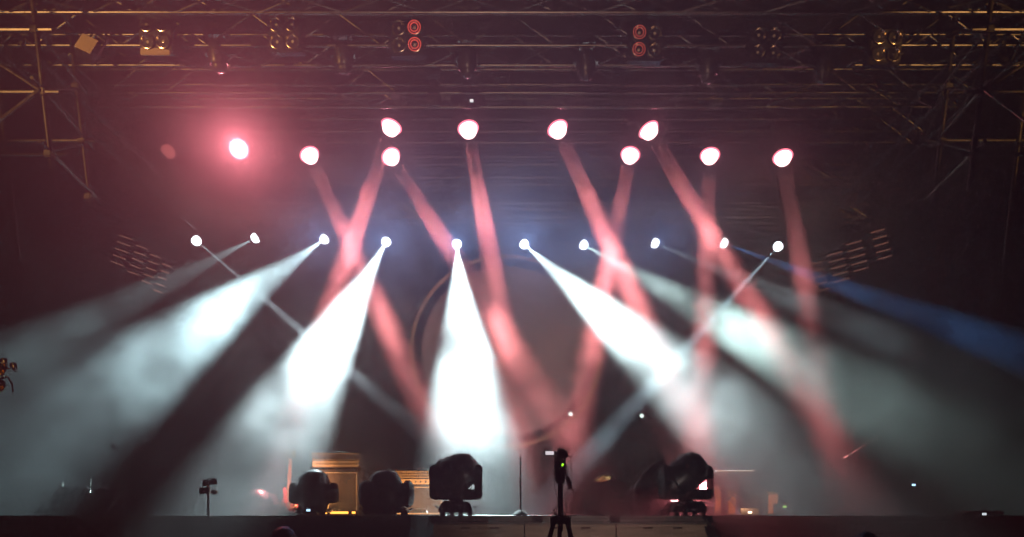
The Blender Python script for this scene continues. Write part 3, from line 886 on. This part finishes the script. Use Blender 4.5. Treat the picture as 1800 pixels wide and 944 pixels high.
amp_stack(737, 905, 84, 852, 826, 10.6, ('lower pale grilled speaker cabinet between the two big moving heads', 'amplifier head faced with bright gold stripes on the lower cabinet'), True)
# amber bar lamp on the deck at the amplifier foot
p = at(598, 905, 10.7); p.z = DECK
t = thing('amber_light_bar', 'orange lit bar lamp lying on the deck at the taller cabinet', 'light bar', p)
b = nb(); box(b, (0.0, 0.03, 0.035), (0.52, 0.07, 0.06), bevel=.006); obj('housing', b, 'black', t)
b = nb()
box(b, (-0.05, -0.008, 0.036), (0.34, 0.012, 0.034), bevel=.003); box(b, (0.2, -0.008, 0.036), (0.05, 0.012, 0.034), bevel=.003)
obj('lens', b, 'amber', t)
b = nb(); path(b, sag((0.25, 0.03, 0.03), (0.40, -0.05, 0.012), -0.03, 8), 0.008); obj('cord', b, 'rubber', t)
for lx, lw, e in ((-0.05, .3, 11), ):
    add_light('AREA', 'bar_glow', p + Vector((lx, -0.03, 0.06)), (0, -0.6, 1), 5, (1.0, 0.42, 0.10), t, shape='RECTANGLE', size=lw, size_y=0.03)
# amber fill spots added without fixtures to brighten the amplifier fronts
add_light('SPOT', 'amp_fill', at(640, 880, 9.6), at(680, 850, 11) - at(640, 880, 9.6), 17, (1.0, 0.55, 0.28), None, spot_size=R(105), spot_blend=0.7, shadow_soft_size=0.05)

add_light('SPOT', 'amp_fill', at(728, 892, 9.7), at(735, 845, 10.6) - at(728, 892, 9.7), 65, (1.0, 0.52, 0.24), None, spot_size=R(110), spot_blend=0.7, shadow_soft_size=0.05)
add_light('SPOT', 'guitar_fill', at(488, 893, 9.9), at(540, 850, 11) - at(488, 893, 9.9), 200, (1.0, 0.46, 0.22), None, spot_size=R(50), spot_blend=0.7, shadow_soft_size=0.05)  # amber fill added with no fixture, brings the guitar out of the dark

# ------------------------------------------------------------------ guitar on a stand
p = at(509, 905, 11.0); p.z = DECK
k = 11.0 / F
t = thing('electric_guitar', 'cherry red double horned electric guitar propped upright on the deck', 'guitar', p + Vector((0, 0, 0.03)))
def q(x, y): return ((x - 509) * k, (902 - y) * k)
outl = [q(*v) for v in ((497, 899), (493, 890), (495, 880), (499, 873), (498, 866), (497, 860), (500, 856), (504, 860), (506, 868), (513, 868), (516, 861), (520, 862), (520, 869), (518, 875), (522, 882), (525, 890), (522, 899), (515, 903), (505, 903))]
b = nb(); prism(b, outl, -0.02, 0.022, bevel=0.007); obj('body', b, 'gtr', t)
b = nb()
n0 = q(508.6, 878); n1 = q(511.5, 806)
prism(b, [(n0[0] - .028, n0[1]), (n0[0] + .028, n0[1]), (n1[0] + .021, n1[1]), (n1[0] - .021, n1[1])], -0.043, -0.019, bevel=0.004); nk = obj('neck', b, 'neck', t)
b = nb(); prism(b, [(n0[0] - .027, n0[1]), (n0[0] + .027, n0[1]), (n1[0] + .020, n1[1]), (n1[0] - .020, n1[1])], -0.049, -0.043); obj('fretboard', b, 'neck', nk)
b = nb()
for i in range(16):
    f_ = i / 16; z = n1[1] + (n0[1] - n1[1]) * (1 - (1 - f_) ** 1.3); x = n1[0] + (n0[0] - n1[0]) * (1 - (1 - f_) ** 1.3)
    box(b, (x, -0.050, z), (0.045, 0.003, 0.003))
obj('frets', b, 'chrome', nk)
b = nb(); hx, hz = n1; prism(b, [(hx - .02, hz), (hx + .02, hz), (hx + .045, hz + .05), (hx + .04, hz + .105), (hx, hz + .092), (hx - .04, hz + .105), (hx - .045, hz + .05)], -0.04, -0.025, bevel=0.003); hs = obj('headstock', b, 'board', t)
b = nb()
for s in (-1, 1):
    for i in range(3): lathe(b, [(0, -.012), (.013, -.008), (.013, .008), (0, .012)], Matrix.Translation((hx + s * .058, -0.032, hz + .03 + .03 * i)) @ Matrix.Rotation(R(90), 4, 'Y'), 8)
obj('tuners', b, 'gold', hs)
b = nb()
for (x, y, w, h) in ((508.6, 873.5, .075, .035), (509, 886, .07, .03)): box(b, (*[q(x, y)[0]], -0.026, q(x, y)[1]), (w, 0.014, h), bevel=.003)
obj('pickup', b, 'gold', t)
b = nb(); box(b, (q(509.5, 892)[0], -0.027, q(509.5, 892)[1]), (.075, 0.014, .016), bevel=.003); obj('bridge', b, 'gold', t)
b = nb()
for x, y in ((518, 883), (521, 888), (517, 891), (520, 895)): lathe(b, [(.011, 0), (.009, .018), (0, .02)], Matrix.Translation((q(x, y)[0], -0.021, q(x, y)[1])) @ Matrix.Rotation(R(90), 4, 'X'), 10)
obj('control_knobs', b, 'gold', t)
b = nb()
for i in range(6):
    dx = (i - 2.5) * .007; tube(b, (q(509.5, 891)[0] + dx * 1.3, -0.055, q(509.5, 891)[1]), (n1[0] + dx * .8, -0.052, n1[1]), 0.0012, n=4)
obj('strings', b, 'chrome', t)
s_ = thing('guitar_stand', 'low black stand holding the cherry red guitar', 'guitar stand', p)
b = nb()
for dx in (-.13, .13): tube(b, (0, .1, .34), (dx, -.09, 0.01), .010); tube(b, (dx * .5, -.02, .17), (dx * .5, -.07, .026), .009)
tube(b, (0, .1, .34), (0, .24, .01), .010); obj('frame', b, 'black', s_)
b = nb(); tube(b, (-.12, -.05, .02), (.12, -.05, .02), .012); obj('cradle', b, 'rubber', s_)

# ------------------------------------------------------------------ camcorder on its tripod (nearest thing to the viewer)
D0 = 3.2
def c3(px, py, dy=0.0): return at(px, py, D0) + Vector((0, dy, 0))
tb = at(985, 903, D0); tb.z = 0
tr = thing('tripod', 'tall black tripod standing in front of the thrust', 'tripod', tb)
b = nb(); tube(b, c3(985, 934), c3(985, 845), 0.0115, n=14); obj('centre_column', b, 'black', tr, world=True)
hub = c3(985, 915)
for a in (200, 335, 90):
    e = Vector((tb.x + 0.52 * math.cos(R(a)), D0 + 0.52 * math.sin(R(a)), 0.0))
    h0 = hub + Vector((0.03 * math.cos(R(a)), 0.03 * math.sin(R(a)), 0))
    mid = h0.lerp(e, 0.45)
    b = nb(); tube(b, h0, mid, 0.0105, n=10); tube(b, mid, e + Vector((0, 0, .02)), 0.0085, n=10)
    l_ = obj('leg', b, 'black', tr, world=True)
    b = nb(); tube(b, mid + (h0 - mid).normalized() * .03, mid - (h0 - mid).normalized() * .03, 0.014, n=10)
    bmesh.ops.translate(b, verts=b.verts[:], vec=-tb); obj('leg_clamp', b, 'plastic', l_)
    b = nb(); lathe(b, [(0, 0), (.018, 0), (.016, .03), (0, .035)], Matrix.Translation(e - tb), 10); obj('rubber_foot', b, 'rubber', l_)
b = nb(); tube(b, c3(985, 906), c3(985, 921), 0.026, n=12)
for s in (-1, 1): box(b, hub + Vector((s * .03, 0, 0)), (.03, .03, .04), bevel=.006)
obj('hub', b, 'plastic', tr, world=True)
b = nb()
tube(b, c3(985, 850), c3(985, 829), 0.020, n=14); box(b, c3(984.5, 838), (.042, .045, .040), bevel=.008)
tube(b, c3(974, 832), c3(996, 832), 0.009, n=8); tube(b, c3(973, 843), c3(979, 843), 0.005, n=8)
box(b, c3(985, 827), (.05, .05, .012), bevel=.003)
obj('pan_head', b, 'plastic', tr, world=True)
b = nb(); tube(b, c3(993, 833, -.02), c3(997, 846, -.09), 0.004); tube(b, c3(996, 842, -.06), c3(998, 860, -.14), 0.011, .008); obj('pan_handle', b, 'rubber', tr, world=True)
# receiver box with green light, strapped under the camcorder
rv = thing('radio_receiver', 'small black receiver with a green light between camcorder and tripod', 'receiver', c3(985, 826))
b = nb(); box(b, c3(984.5, 817), (.040, .03, .040), bevel=.004); obj('case', b, 'plastic', rv, world=True)
b = nb(); box(b, c3(988.5, 817.5, -.0165), (.0075, .004, .011), Matrix.Rotation(R(20), 3, 'Y')); obj('light', b, 'green_led', rv, world=True)
b = nb(); box(b, c3(984, 809.5, -.014), (.028, .006, .007)); obj('sticker', b, 'tag', rv, world=True)
b = nb()
for x in (976, 993): tube(b, c3(x, 825), c3(x, 806), 0.0038)
box(b, c3(984.5, 805.5), (.048, .03, .006))
obj('cradle', b, 'black', rv, world=True)
cc = thing('camcorder', 'black camcorder with its small screen flipped out, on the tall tripod', 'camcorder', c3(985, 805))
b = nb()
prism(b, [((x - 985) * D0 / F, (805 - y) * D0 / F) for x, y in ((977, 804), (976, 797), (979, 791), (984, 789.5), (990, 790), (993, 795), (994, 804))], -0.055, 0.075, bevel=0.005); obj('body', b, 'plastic', cc)
b = nb(); lathe(b, [(.019, .07), (.021, .10), (.018, .11), (0, .105)], Matrix.Translation((0, 0, .017)) @ Matrix.Rotation(R(-90), 4, 'X'), 18); obj('lens_barrel', b, 'black', cc)
b = nb(); box(b, ((965 - 985) * D0 / F, -.03, (805 - 797.5) * D0 / F), (.050, .008, .024), bevel=.003); sc = obj('screen', b, 'black', cc)
b = nb(); box(b, ((965.5 - 985) * D0 / F, -.0348, (805 - 797.5) * D0 / F), (.037, .003, .016)); obj('display', b, 'lcd', sc)
b = nb(); box(b, ((975 - 985) * D0 / F, -.028, (805 - 797.5) * D0 / F), (.010, .008, .012)); obj('hinge', b, 'black', sc)
b = nb(); box(b, ((995 - 985) * D0 / F, -.01, .017), (.009, .06, .034), bevel=.004); obj('grip', b, 'rubber', cc)
b = nb(); lathe(b, [(0, .014), (.006, .012), (.007, 0)], Matrix.Translation((-.013, -.058, .022)) @ Matrix.Rotation(R(90), 4, 'X'), 10); obj('viewfinder', b, 'chrome', cc)
cb = lambda pts: [c3(x, y, dy) for x, y, dy in pts]
def smooth(pts, n=6):
    P = [pts[0]] + pts + [pts[-1]]; out = []
    for i in range(1, len(P) - 2):
        for j in range(n):
            t_ = j / n; a, b_, c_, d_ = P[i - 1], P[i], P[i + 1], P[i + 2]
            out.append(0.5 * ((2 * b_) + (c_ - a) * t_ + (2 * a - 5 * b_ + 4 * c_ - d_) * t_ ** 2 + (3 * b_ - a - 3 * c_ + d_) * t_ ** 3))
    out.append(P[-2]); return out
for lab, pts in (('loop of thin black cable arching over the camcorder', ((979, 792, 0), (984, 785, .01), (991, 785, .01), (999, 789, .01), (1001, 796, .01), (998, 802, 0), (994, 803, 0))),
                 ('thin cable hanging in a long curve clear of the tripod to the ground', ((996, 803, 0), (1003, 805, 0), (1004, 840, 0), (1005, 855, 0), (1010, 875, 0), (1008, 896, 0), (1003, 912, .01), (1004, 944, .02), (1003, 1040, .03))),
                 ('thin cable hugging the tripod column and knotted below the head', ((975, 800, 0), (974, 830, 0), (976, 860, 0), (981, 880, 0), (984, 888, -.014), (978, 893, -.01), (973, 897, 0), (979, 905, 0), (990, 908, -.02), (1000, 925, 0), (1001, 960, 0))),
                 ('thin cable looping from the receiver across the tripod column', ((995, 815, 0), (997, 830, -.01), (1000, 850, 0), (994, 868, -.01), (986, 880, -.016), (974, 896, 0), (978, 906, 0), (986, 898, -.016), (996, 908, 0), (999, 935, 0), (995, 1000, 0)))):
    b = nb(); path(b, smooth(cb(pts)), 0.0019, 6); tag(obj('cable', b, 'rubber'), lab, 'cable', 'camera cables')

# ------------------------------------------------------------------ microphone stands
def mic_stand(px, ytop, D, label, boom=None, base='round', mat_='gloss', mic=True):
    p = at(px, 905, D); p.z = DECK; h = (905 - ytop) * D / F
    t = thing('microphone_stand', label, 'microphone stand', p, 'microphone stands on the stage')
    b = nb()
    if base == 'round': lathe(b, [(0, .0), (.085, .0), (.085, .02), (.05, .055), (.02, .07), (0, .07)], None, 22)
    else:
        for a in (30, 150, 270): tube(b, (0, 0, .16), (.24 * math.cos(R(a)), .24 * math.sin(R(a)), .008), .008)
    obj('base', b, 'rubber', t)
    b = nb(); tube(b, (0, 0, .02), (0, 0, h * .55), .0115); tube(b, (0, 0, h * .55), (0, 0, h), .008); obj('pole', b, mat_, t)
    b = nb(); tube(b, (0, 0, h * .53), (0, 0, h * .58), .017, n=12); obj('clutch', b, 'black', t)
    tip = Vector((0, 0, h))
    if boom:
        tip = Vector((boom[0], boom[1], h + boom[2])); b = nb(); tube(b, Vector((0, 0, h)) - (tip - Vector((0, 0, h))) * .25, tip, .008); obj('boom', b, mat_, t)
    if mic:
        b = nb(); dd = Vector((.04, -.10, .03)); tube(b, tip - dd * .5, tip + dd * .6, .010, .014, n=12)
        lathe(b, [(0, -.028), (.018, -.02), (.024, 0), (.018, .02), (0, .028)], Matrix.Translation(tip + dd * .8), 12)
        obj('microphone', b, 'gloss', t)
    return t
mic_stand(915, 800, 8.85, 'straight microphone stand with a heavy round base beside the tripod', mic=False)
mic_stand(1098, 824, 12.0, 'thin distant microphone stand with a small head near the slanted floodlight')
mic_stand(1493, 800, 11.0, 'boom microphone stand barely seen in the red mist at the stage side', boom=(.32, -.1, .22), base='tripod')
mic_stand(218, 790, 10.6, 'boom stand with its arm bent level, out in the dark under the cloudy beam', boom=(-.14, -.02, .02), base='tripod', mat_='steel')
mic_stand(680, 806, 12.4, 'far microphone stand topped by a glint behind the flared moving head')

# ------------------------------------------------------------------ hazy gear at the right end
def combo(px, ytop, wpx, D, label, m='orange'):
    k = D / F; p = at(px, 905, D); p.z = DECK; w = wpx * k; h = (905 - ytop) * k
    t = thing('combo_amplifier', label, 'amplifier', p, 'small amplifiers in the red mist')
    b = nb(); box(b, (0, .12, h / 2), (w, .24, h), bevel=.012); obj('box', b, 'tolex', t)
    b = nb(); box(b, (0, -.005, h * .46), (w * .84, .012, h * .80), bevel=.003); obj('grille', b, m, t)
    b = nb(); box(b, (0, -.005, h * .93), (w * .84, .012, h * .07)); pn = obj('panel', b, 'panel', t)
    b = nb()
    for i in range(4): tube(b, (w * (.18 * i - .27), -.01, h * .93), (w * (.18 * i - .27), -.03, h * .93), .009, n=8)
    obj('knobs', b, 'knob', pn)
    b = nb(); path(b, [(-w * .25, .12, h), (-w * .2, .12, h + .03), (w * .2, .12, h + .03), (w * .25, .12, h)], .008); obj('handle', b, 'rubber', t)
combo(1359, 863, 20, 11.5, 'narrow tan faced amplifier between the keyboard and the green lit box')
combo(1287, 862, 15, 11.8, 'slim orange faced amplifier under the keyboard')
combo(1262, 853, 12, 12.0, 'tall thin orange faced amplifier behind the end of the thrust')
p = at(1288, 905, 11.2); p.z = DECK
t = thing('keyboard', 'pale stage keyboard on crossed legs standing in the red mist', 'keyboard', p + Vector((0, 0, 0.60)))
b = nb(); box(b, (0, .0, .035), (.62, .26, .07), bevel=.015); obj('case', b, 'plastic', t)
b = nb()
for i in range(22): box(b, (-.27 + .0257 * i, -.07, .075), (.022, .12, .012), bevel=.002)
obj('white_keys', b, 'tag', t)
b = nb()
for i in range(21):
    if i % 7 not in (2, 6): box(b, (-.257 + .0257 * i, -.045, .086), (.012, .07, .014), bevel=.002)
obj('black_keys', b, 'knob', t)
t2 = thing('keyboard_stand', 'crossed black legs carrying the pale keyboard', 'stand', p)
for s in (-1, 1):
    b = nb(); tube(b, (-.25 * s, .02 * s, .012), (.22 * s, .02 * s, .585), .014); obj('leg', b, 'black', t2)
b = nb()
for s in (-1, 1): tube(b, (.22 * s, -.12, .588), (.22 * s, .12, .588), .012); tube(b, (.25 * s, -.14, .013), (.25 * s, .14, .013), .012)
obj('crossbar', b, 'black', t2)
add_light('SPOT', 'hazy_gear_fill', at(1330, 880, 9.8), at(1300, 850, 11.6) - at(1330, 880, 9.8), 60, (1.0, 0.50, 0.24), None, spot_size=R(95), spot_blend=0.8, shadow_soft_size=0.05)  # added amber fill, no fixture, for the gear in the mist
def rack(px, ytop, wpx, D, label, led, ledpos=(0.0, .5)):
    k = D / F; p = at(px, 905, D); p.z = DECK; w = wpx * k; h = (905 - ytop) * k
    t = thing('equipment_box', label, 'equipment box', p, 'lit boxes on the deck')
    b = nb(); box(b, (0, .12, h / 2), (w, .24, h), bevel=.01); obj('case', b, 'black', t)
    b = nb(); box(b, (ledpos[0] * w, -.004, h * ledpos[1]), (.055, .012, .03), bevel=.003); obj('light', b, led, t)
    b = nb()
    for s in (-1, 1): box(b, (s * w * .47, -.004, h * .5), (.014, .012, h * .9))
    obj('rail', b, 'gloss', t)
rack(1318, 893, 34, 10.2, 'low black box with a white blue light under the keyboard', 'white_led', (0, .4))
rack(1382, 884, 26, 10.8, 'black box with a dim green light beside the tan faced amplifier', 'green_dim', (-.1, .7))
rack(1606, 845, 60, 11.5, 'tall dark box with a blue light out under the green tinted beam', 'blue_led', (0, .88))
rack(1730, 897, 70, 9.6, 'low dark box with a white light farthest out on the deck', 'white_led', (0, .25))
p = at(1053, 905, 8.56); p.z = DECK
b = nb(); box(b, (p.x, p.y + .05, DECK + .016), (.105, .08, .034), bevel=.005)
tag(obj('stage_box', b, 'ply'), 'small wooden box set on the thrust edge beside the tripod', 'box')
# pale small lamps on poles behind the emblem's foot
for px, py, lab in ((1003, 728, 'small pale green lamp on a pole at the emblem rim'), (1128, 731, 'small pale green lamp on a pole between the wide white beam and the emblem'), (1288, 764, 'tiny pale lamp on a pole above the keyboard')):
    D = 15.6; c = at(px, py, D)
    t = thing('pole_lamp', lab, 'lamp', Vector((c.x, D, DECK)), 'pole lamps at the stage rear'); h = c.z - DECK
    b = nb(); tube(b, (0, .05, .02), (0, .05, h), .015); obj('pole', b, 'black', t)
    b = nb(); lathe(b, [(0, 0), (.16, 0), (.15, .03), (0, .035)], Matrix.Translation((0, .05, 0)), 18); obj('base', b, 'rubber', t)
    A = Matrix.Translation((0, 0, h)) @ Matrix.Rotation(R(90), 4, 'X')
    r_ = .05 if px < 1200 else .022
    b = nb(); lathe(b, [(0, -.14), (r_ * .7, -.13), (r_ * 1.1, -.02), (r_ * 1.15, .02), (r_ * .95, .02), (r_ * .95, .0), (0, .0)], A, 18); hd = obj('head', b, 'black', t)
    b = nb(); lathe(b, [(r_ * .94, .0), (r_ * .6, .018), (0, .024)], A, 18); obj('lens', b, 'pale_led', hd)
# drum hardware behind (brass glints by the slanted lamp)
p = at(1060, 905, 11.6); p.z = DECK
t = thing('cymbal_stand', 'small brass cymbal on a stand glinting through the red mist beyond the tripod', 'cymbal stand', p)
b = nb()
for a in (20, 140, 260): tube(b, (0, 0, .22), (.2 * math.cos(R(a)), .2 * math.sin(R(a)), .008), .009)
tube(b, (0, 0, .1), (0, 0, .62), .010); obj('stand', b, 'black', t)
b = nb(); lathe(b, [(0, .03), (.03, .02), (.04, .008), (.14, -.012), (.14, -.015), (.04, .004), (0, .01)], Matrix.Translation((0, 0, .60)) @ Matrix.Rotation(R(24), 4, 'X') @ Matrix.Rotation(R(-14), 4, 'Y'), 28); obj('cymbal', b, 'gold', t)

# ------------------------------------------------------------------ dark gear at the left end
def case(px, ytop, wpx, D, label):
    k = D / F; p = at(px, 905, D); p.z = DECK; w = wpx * k; h = (905 - ytop) * k
    t = thing('flight_case', label, 'flight case', p, 'flight cases in the dark')
    b = nb(); box(b, (0, .2, h / 2), (w, .4, h - .01), bevel=.008); obj('box', b, 'black', t)
    b = nb()
    for sx in (-1, 1): box(b, (sx * (w * .5 - .012), -.003, h / 2), (.03, .012, h))
    for z in (.016, h * .62, h - .016): box(b, (0, -.005, z), (w, .012, .022))
    obj('edging', b, 'steel', t)
    b = nb()
    for sx in (-1, 1): box(b, (sx * w * .22, -.008, h * .62), (.06, .018, .08), bevel=.004)
    obj('latch', b, 'chrome', t)
    b = nb(); box(b, (0, -.008, h * .34), (.14, .014, .08), bevel=.004); obj('handle', b, 'gloss', t)
case(18, 858, 44, 12.6, 'larger pale-edged flight case at the dark end of the deck')
case(58, 862, 34, 12.9, 'shorter flight case next to the larger pale-edged one')
def chair(px, D, label, rz):
    p = at(px, 905, D); p.z = DECK
    t = thing('folding_chair', label, 'chair', p, 'chairs in the dark end of the stage', rz)
    for sx in (-1, 1):
        b = nb(); tube(b, (sx * .2, .2, 0), (sx * .19, -.05, .42), .012); tube(b, (sx * .2, -.2, 0), (sx * .19, .22, .46), .012); obj('leg', b, 'steel', t)
        b = nb(); tube(b, (sx * .19, .2, .44), (sx * .19, .27, .58), .012); obj('back_frame', b, 'steel', t)
    b = nb(); box(b, (0, 0, .43), (.38, .38, .03), bevel=.01); obj('seat', b, 'plastic', t)
    b = nb(); box(b, (0, .26, .53), (.38, .02, .12), bevel=.008); obj('backrest', b, 'plastic', t)
chair(132, 11.4, 'folding chair with amber glinting legs near the flight cases', R(25))
chair(186, 11.6, 'folding chair near the bent boom stand', R(-20))
# lamp cluster at the very edge of the frame
c = at(-6, 668, 6.2)
t = thing('lamp_cluster', 'brass and chrome lamp cluster on a pole at the very edge of the view', 'lamp', Vector((c.x, 6.2, 0)))
b = nb(); tube(b, (0, 0, .02), (0, 0, c.z + .16), .02, n=12); obj('pole', b, 'black', t)
b = nb()
for a in (40, 160, 280): tube(b, (0, 0, .5), (.45 * math.cos(R(a)), .45 * math.sin(R(a)), .01), .014)
obj('foot', b, 'black', t)
for i, (x, z, r_, m_) in enumerate(((.06, .07, .05, 'gold'), (.05, -.06, .055, 'gold'), (.105, .14, .028, 'chrome'), (.185, .105, .026, 'chrome'))):
    b = nb(); A = Matrix.Translation((x, -.06, c.z + z)) @ Matrix.Rotation(R(68), 4, 'X') @ Matrix.Rotation(R(25), 4, 'Y')
    lathe(b, [(0, -.09), (r_ * .5, -.08), (r_ * .95, -.02), (r_ * 1.1, .02), (r_ * .95, .015), (r_ * .5, -.03), (0, -.04)], A, 20); tube(b, (x, -.03, c.z + z), (0, 0, c.z + z - .03), .008)
    obj('lamp', b, m_, t)
b = nb(); path(b, [(0.05, -.04, c.z - .0), (.13, -.05, c.z + .02), (.17, -.05, c.z - .05), (.175, -.05, c.z - .12)], .008); obj('arm', b, 'chrome', t)
add_light('SPOT', 'brass_lamp_fill', c + Vector((0.5, -1.4, 1.2)), Vector((-.5, 1.4, -1.2)), 16, (1.0, .55, .2), None, spot_size=R(40), spot_blend=.6, shadow_soft_size=.05)  # unseen spot added to brighten the cluster, not its own light

# music stand on the ground before the skirt
p = at(366, 905, 8.75); p.z = 0
t = thing('music_stand', 'black tripod stand with a tilted desk whose top edge shines pink, before the stage skirt', 'music stand', p)
zt = at(366, 852, 8.75).z
b = nb(); tube(b, (0, 0, .35), (0, 0, zt), .014); obj('pole', b, 'black', t)
for a in (80, 200, 320):
    b = nb(); tube(b, (0, 0, .9), (.35 * math.cos(R(a)), .35 * math.sin(R(a)), .01), .011); obj('leg', b, 'black', t)
b = nb(); box(b, (.02, 0, zt + .03), (.17, .02, .085), Matrix.Rotation(R(-35), 3, 'X') @ Matrix.Rotation(R(-12), 3, 'Y'), bevel=.004); obj('desk', b, 'plastic', t)
b = nb(); box(b, (.03, -.03, zt + .075), (.13, .016, .006), Matrix.Rotation(R(-12), 3, 'Y')); obj('lip', b, 'chrome', t)
b = nb(); box(b, (-.05, .02, zt - .07), (.12, .06, .08), bevel=.01); box(b, (.06, .02, zt - .09), (.07, .05, .05), bevel=.01); obj('bracket', b, 'gloss', t)

# cables over the stage front
for lab, pts, r_ in (('black cable drooping over the skirt near the domed moving head', ((583, 906, 9.0), (587, 914, 8.97), (590, 930, 8.96), (592, 960, 8.96), (592, 1100, 8.96)), .010),
                     ('black cable drooping over the skirt near the flared moving head', ((656, 906, 9.0), (660, 915, 8.97), (661, 935, 8.96), (658, 980, 8.96), (658, 1100, 8.96)), .010),
                     ('tangle of pink glinting cable hanging at the end of the thrust', ((1236, 908, 8.42), (1242, 918, 8.4), (1252, 925, 8.38), (1257, 934, 8.38), (1250, 941, 8.4), (1243, 938, 8.42), (1240, 925, 8.42), (1247, 960, 8.42), (1247, 1100, 8.42)), .012)):
    b = nb(); path(b, smooth([at(x, y, D) for x, y, D in pts]), r_, 8)
    tag(obj('cable', b, 'rubber' if 'black' in lab else 'gloss'), lab, 'cable', 'cables over the stage front')
for lab, pts in (('loose coil of pale cable on the deck between the flared and the largest moving head', ((726, 903, 9.2), (729, 897, 9.2), (733, 903, 9.25), (738, 896, 9.3), (742, 903, 9.3), (748, 899, 9.2), (752, 904, 9.1)) ),):
    b = nb(); path(b, smooth([at(x, y, D) + Vector((0, 0, .01)) for x, y, D in pts]), .007, 8); tag(obj('cable', b, 'trim'), lab, 'cable')

# ------------------------------------------------------------------ two people in the crowd, only the tops of their heads in view
def person(px, ytop, D, label, rz, hair_col='hair'):
    x = at(px, ytop, D).x; H = at(px, ytop, D).z
    k = H / 1.74
    t = thing('person', label, 'person', (x, D, 0), 'people in the audience', rz)
    V = [((0, 0, .95), .150), ((0, .0, 1.10), .140), ((0, .01, 1.28), .165), ((0, .0, 1.42), .120), ((0, -.01, 1.50), .058), ((0, -.015, 1.57), .070), ((0, -.01, 1.64), .088), ((0, 0, 1.69), .070),
         ((.17, 0, 1.40), .062), ((.23, .03, 1.12), .048), ((.20, -.06, .88), .036), ((.19, -.09, .79), .034),
         ((-.17, 0, 1.40), .062), ((-.23, .03, 1.12), .048), ((-.20, -.06, .88), .036), ((-.19, -.09, .79), .034),
         ((.10, 0, .88), .095), ((.11, -.01, .48), .062), ((.11, .03, .09), .042), ((.12, -.13, .035), .034),
         ((-.10, 0, .88), .095), ((-.11, -.01, .48), .062), ((-.11, .03, .09), .042), ((-.12, -.13, .035), .034)]
    E = [(0, 1), (1, 2), (2, 3), (3, 4), (4, 5), (5, 6), (6, 7), (3, 8), (8, 9), (9, 10), (10, 11), (3, 12), (12, 13), (13, 14), (14, 15), (0, 16), (16, 17), (17, 18), (18, 19), (0, 20), (20, 21), (21, 22), (22, 23)]
    # finger chains rooted in each palm
    for s, w in ((1, 11), (-1, 15)):
        for i, (dx, ln) in enumerate(((-.026, .075), (-.009, .085), (.009, .08), (.024, .062))):
            a = len(V); bx = s * .19
            V.append(((bx + s * .004, -.10 + dx, .745), .010)); V.append(((bx + s * .002, -.112 + dx, .745 - ln * .5), .009)); V.append(((bx - s * .006, -.118 + dx, .745 - ln * .9), .0075))
            E += [(w, a), (a, a + 1), (a + 1, a + 2)]
        a = len(V); V.append(((s * .175, -.135, .77), .012)); V.append(((s * .168, -.15, .735), .0095)); E += [(w, a), (a, a + 1)]
    me = bpy.data.meshes.new('body'); me.from_pydata([Vector(v) * k for v, r in V], E, [])
    o = bpy.data.objects.new('body', me); COL.objects.link(o); o.parent = t
    md = o.modifiers.new('skin', 'SKIN'); md.use_smooth_shade = True
    sv_ = me.skin_vertices[0].data
    for i, (v, r) in enumerate(V): sv_[i].radius = (r * k, r * k)
    sv_[0].use_root = True
    ss = o.modifiers.new('smooth', 'SUBSURF'); ss.levels = 1; ss.render_levels = 2
    me.materials.append(M['shirt'])
    b = nb()
    bmesh.ops.create_uvsphere(b, u_segments=28, v_segments=18, radius=1)
    rnd = random.Random(px)
    for v in b.verts:
        n_ = v.co.copy(); f_ = 1 + .05 * math.sin(n_.x * 9 + n_.z * 7) * math.sin(n_.y * 8) + rnd.uniform(-.02, .02)
        v.co = Vector((n_.x * .086 * f_, n_.y * .102 * f_ + .012, n_.z * .105 * f_ + 1.640)) * k
    bmesh.ops.delete(b, geom=[v for v in b.verts if v.co.z < 1.585 * k and v.co.y < .03 * k], context='VERTS')
    obj('hair', b, hair_col, t)
    b = nb()
    for s in (-1, 1): lathe(b, [(0, -.012), (.026, -.008), (.03, .004), (0, .01)], Matrix.Translation(Vector((s * .083, .0, 1.60)) * k) @ Matrix.Rotation(R(90), 4, 'Y') @ Matrix.Diagonal((1.2, .8, 1, 1)), 12)
    obj('ear', b, 'skin', t)
    b = nb(); lathe(b, [(0, .022), (.011, .01), (.016, -.012), (0, -.016)], Matrix.Translation(Vector((0, -.098, 1.60)) * k), 10); obj('nose', b, 'skin', t)
person(499, 926.5, 4.4, 'dark haired person in the crowd, top of the head showing below the red guitar', R(178))
person(1521, 936, 4.8, 'dark haired person in the crowd, barely rising into view under the red mist', R(183))
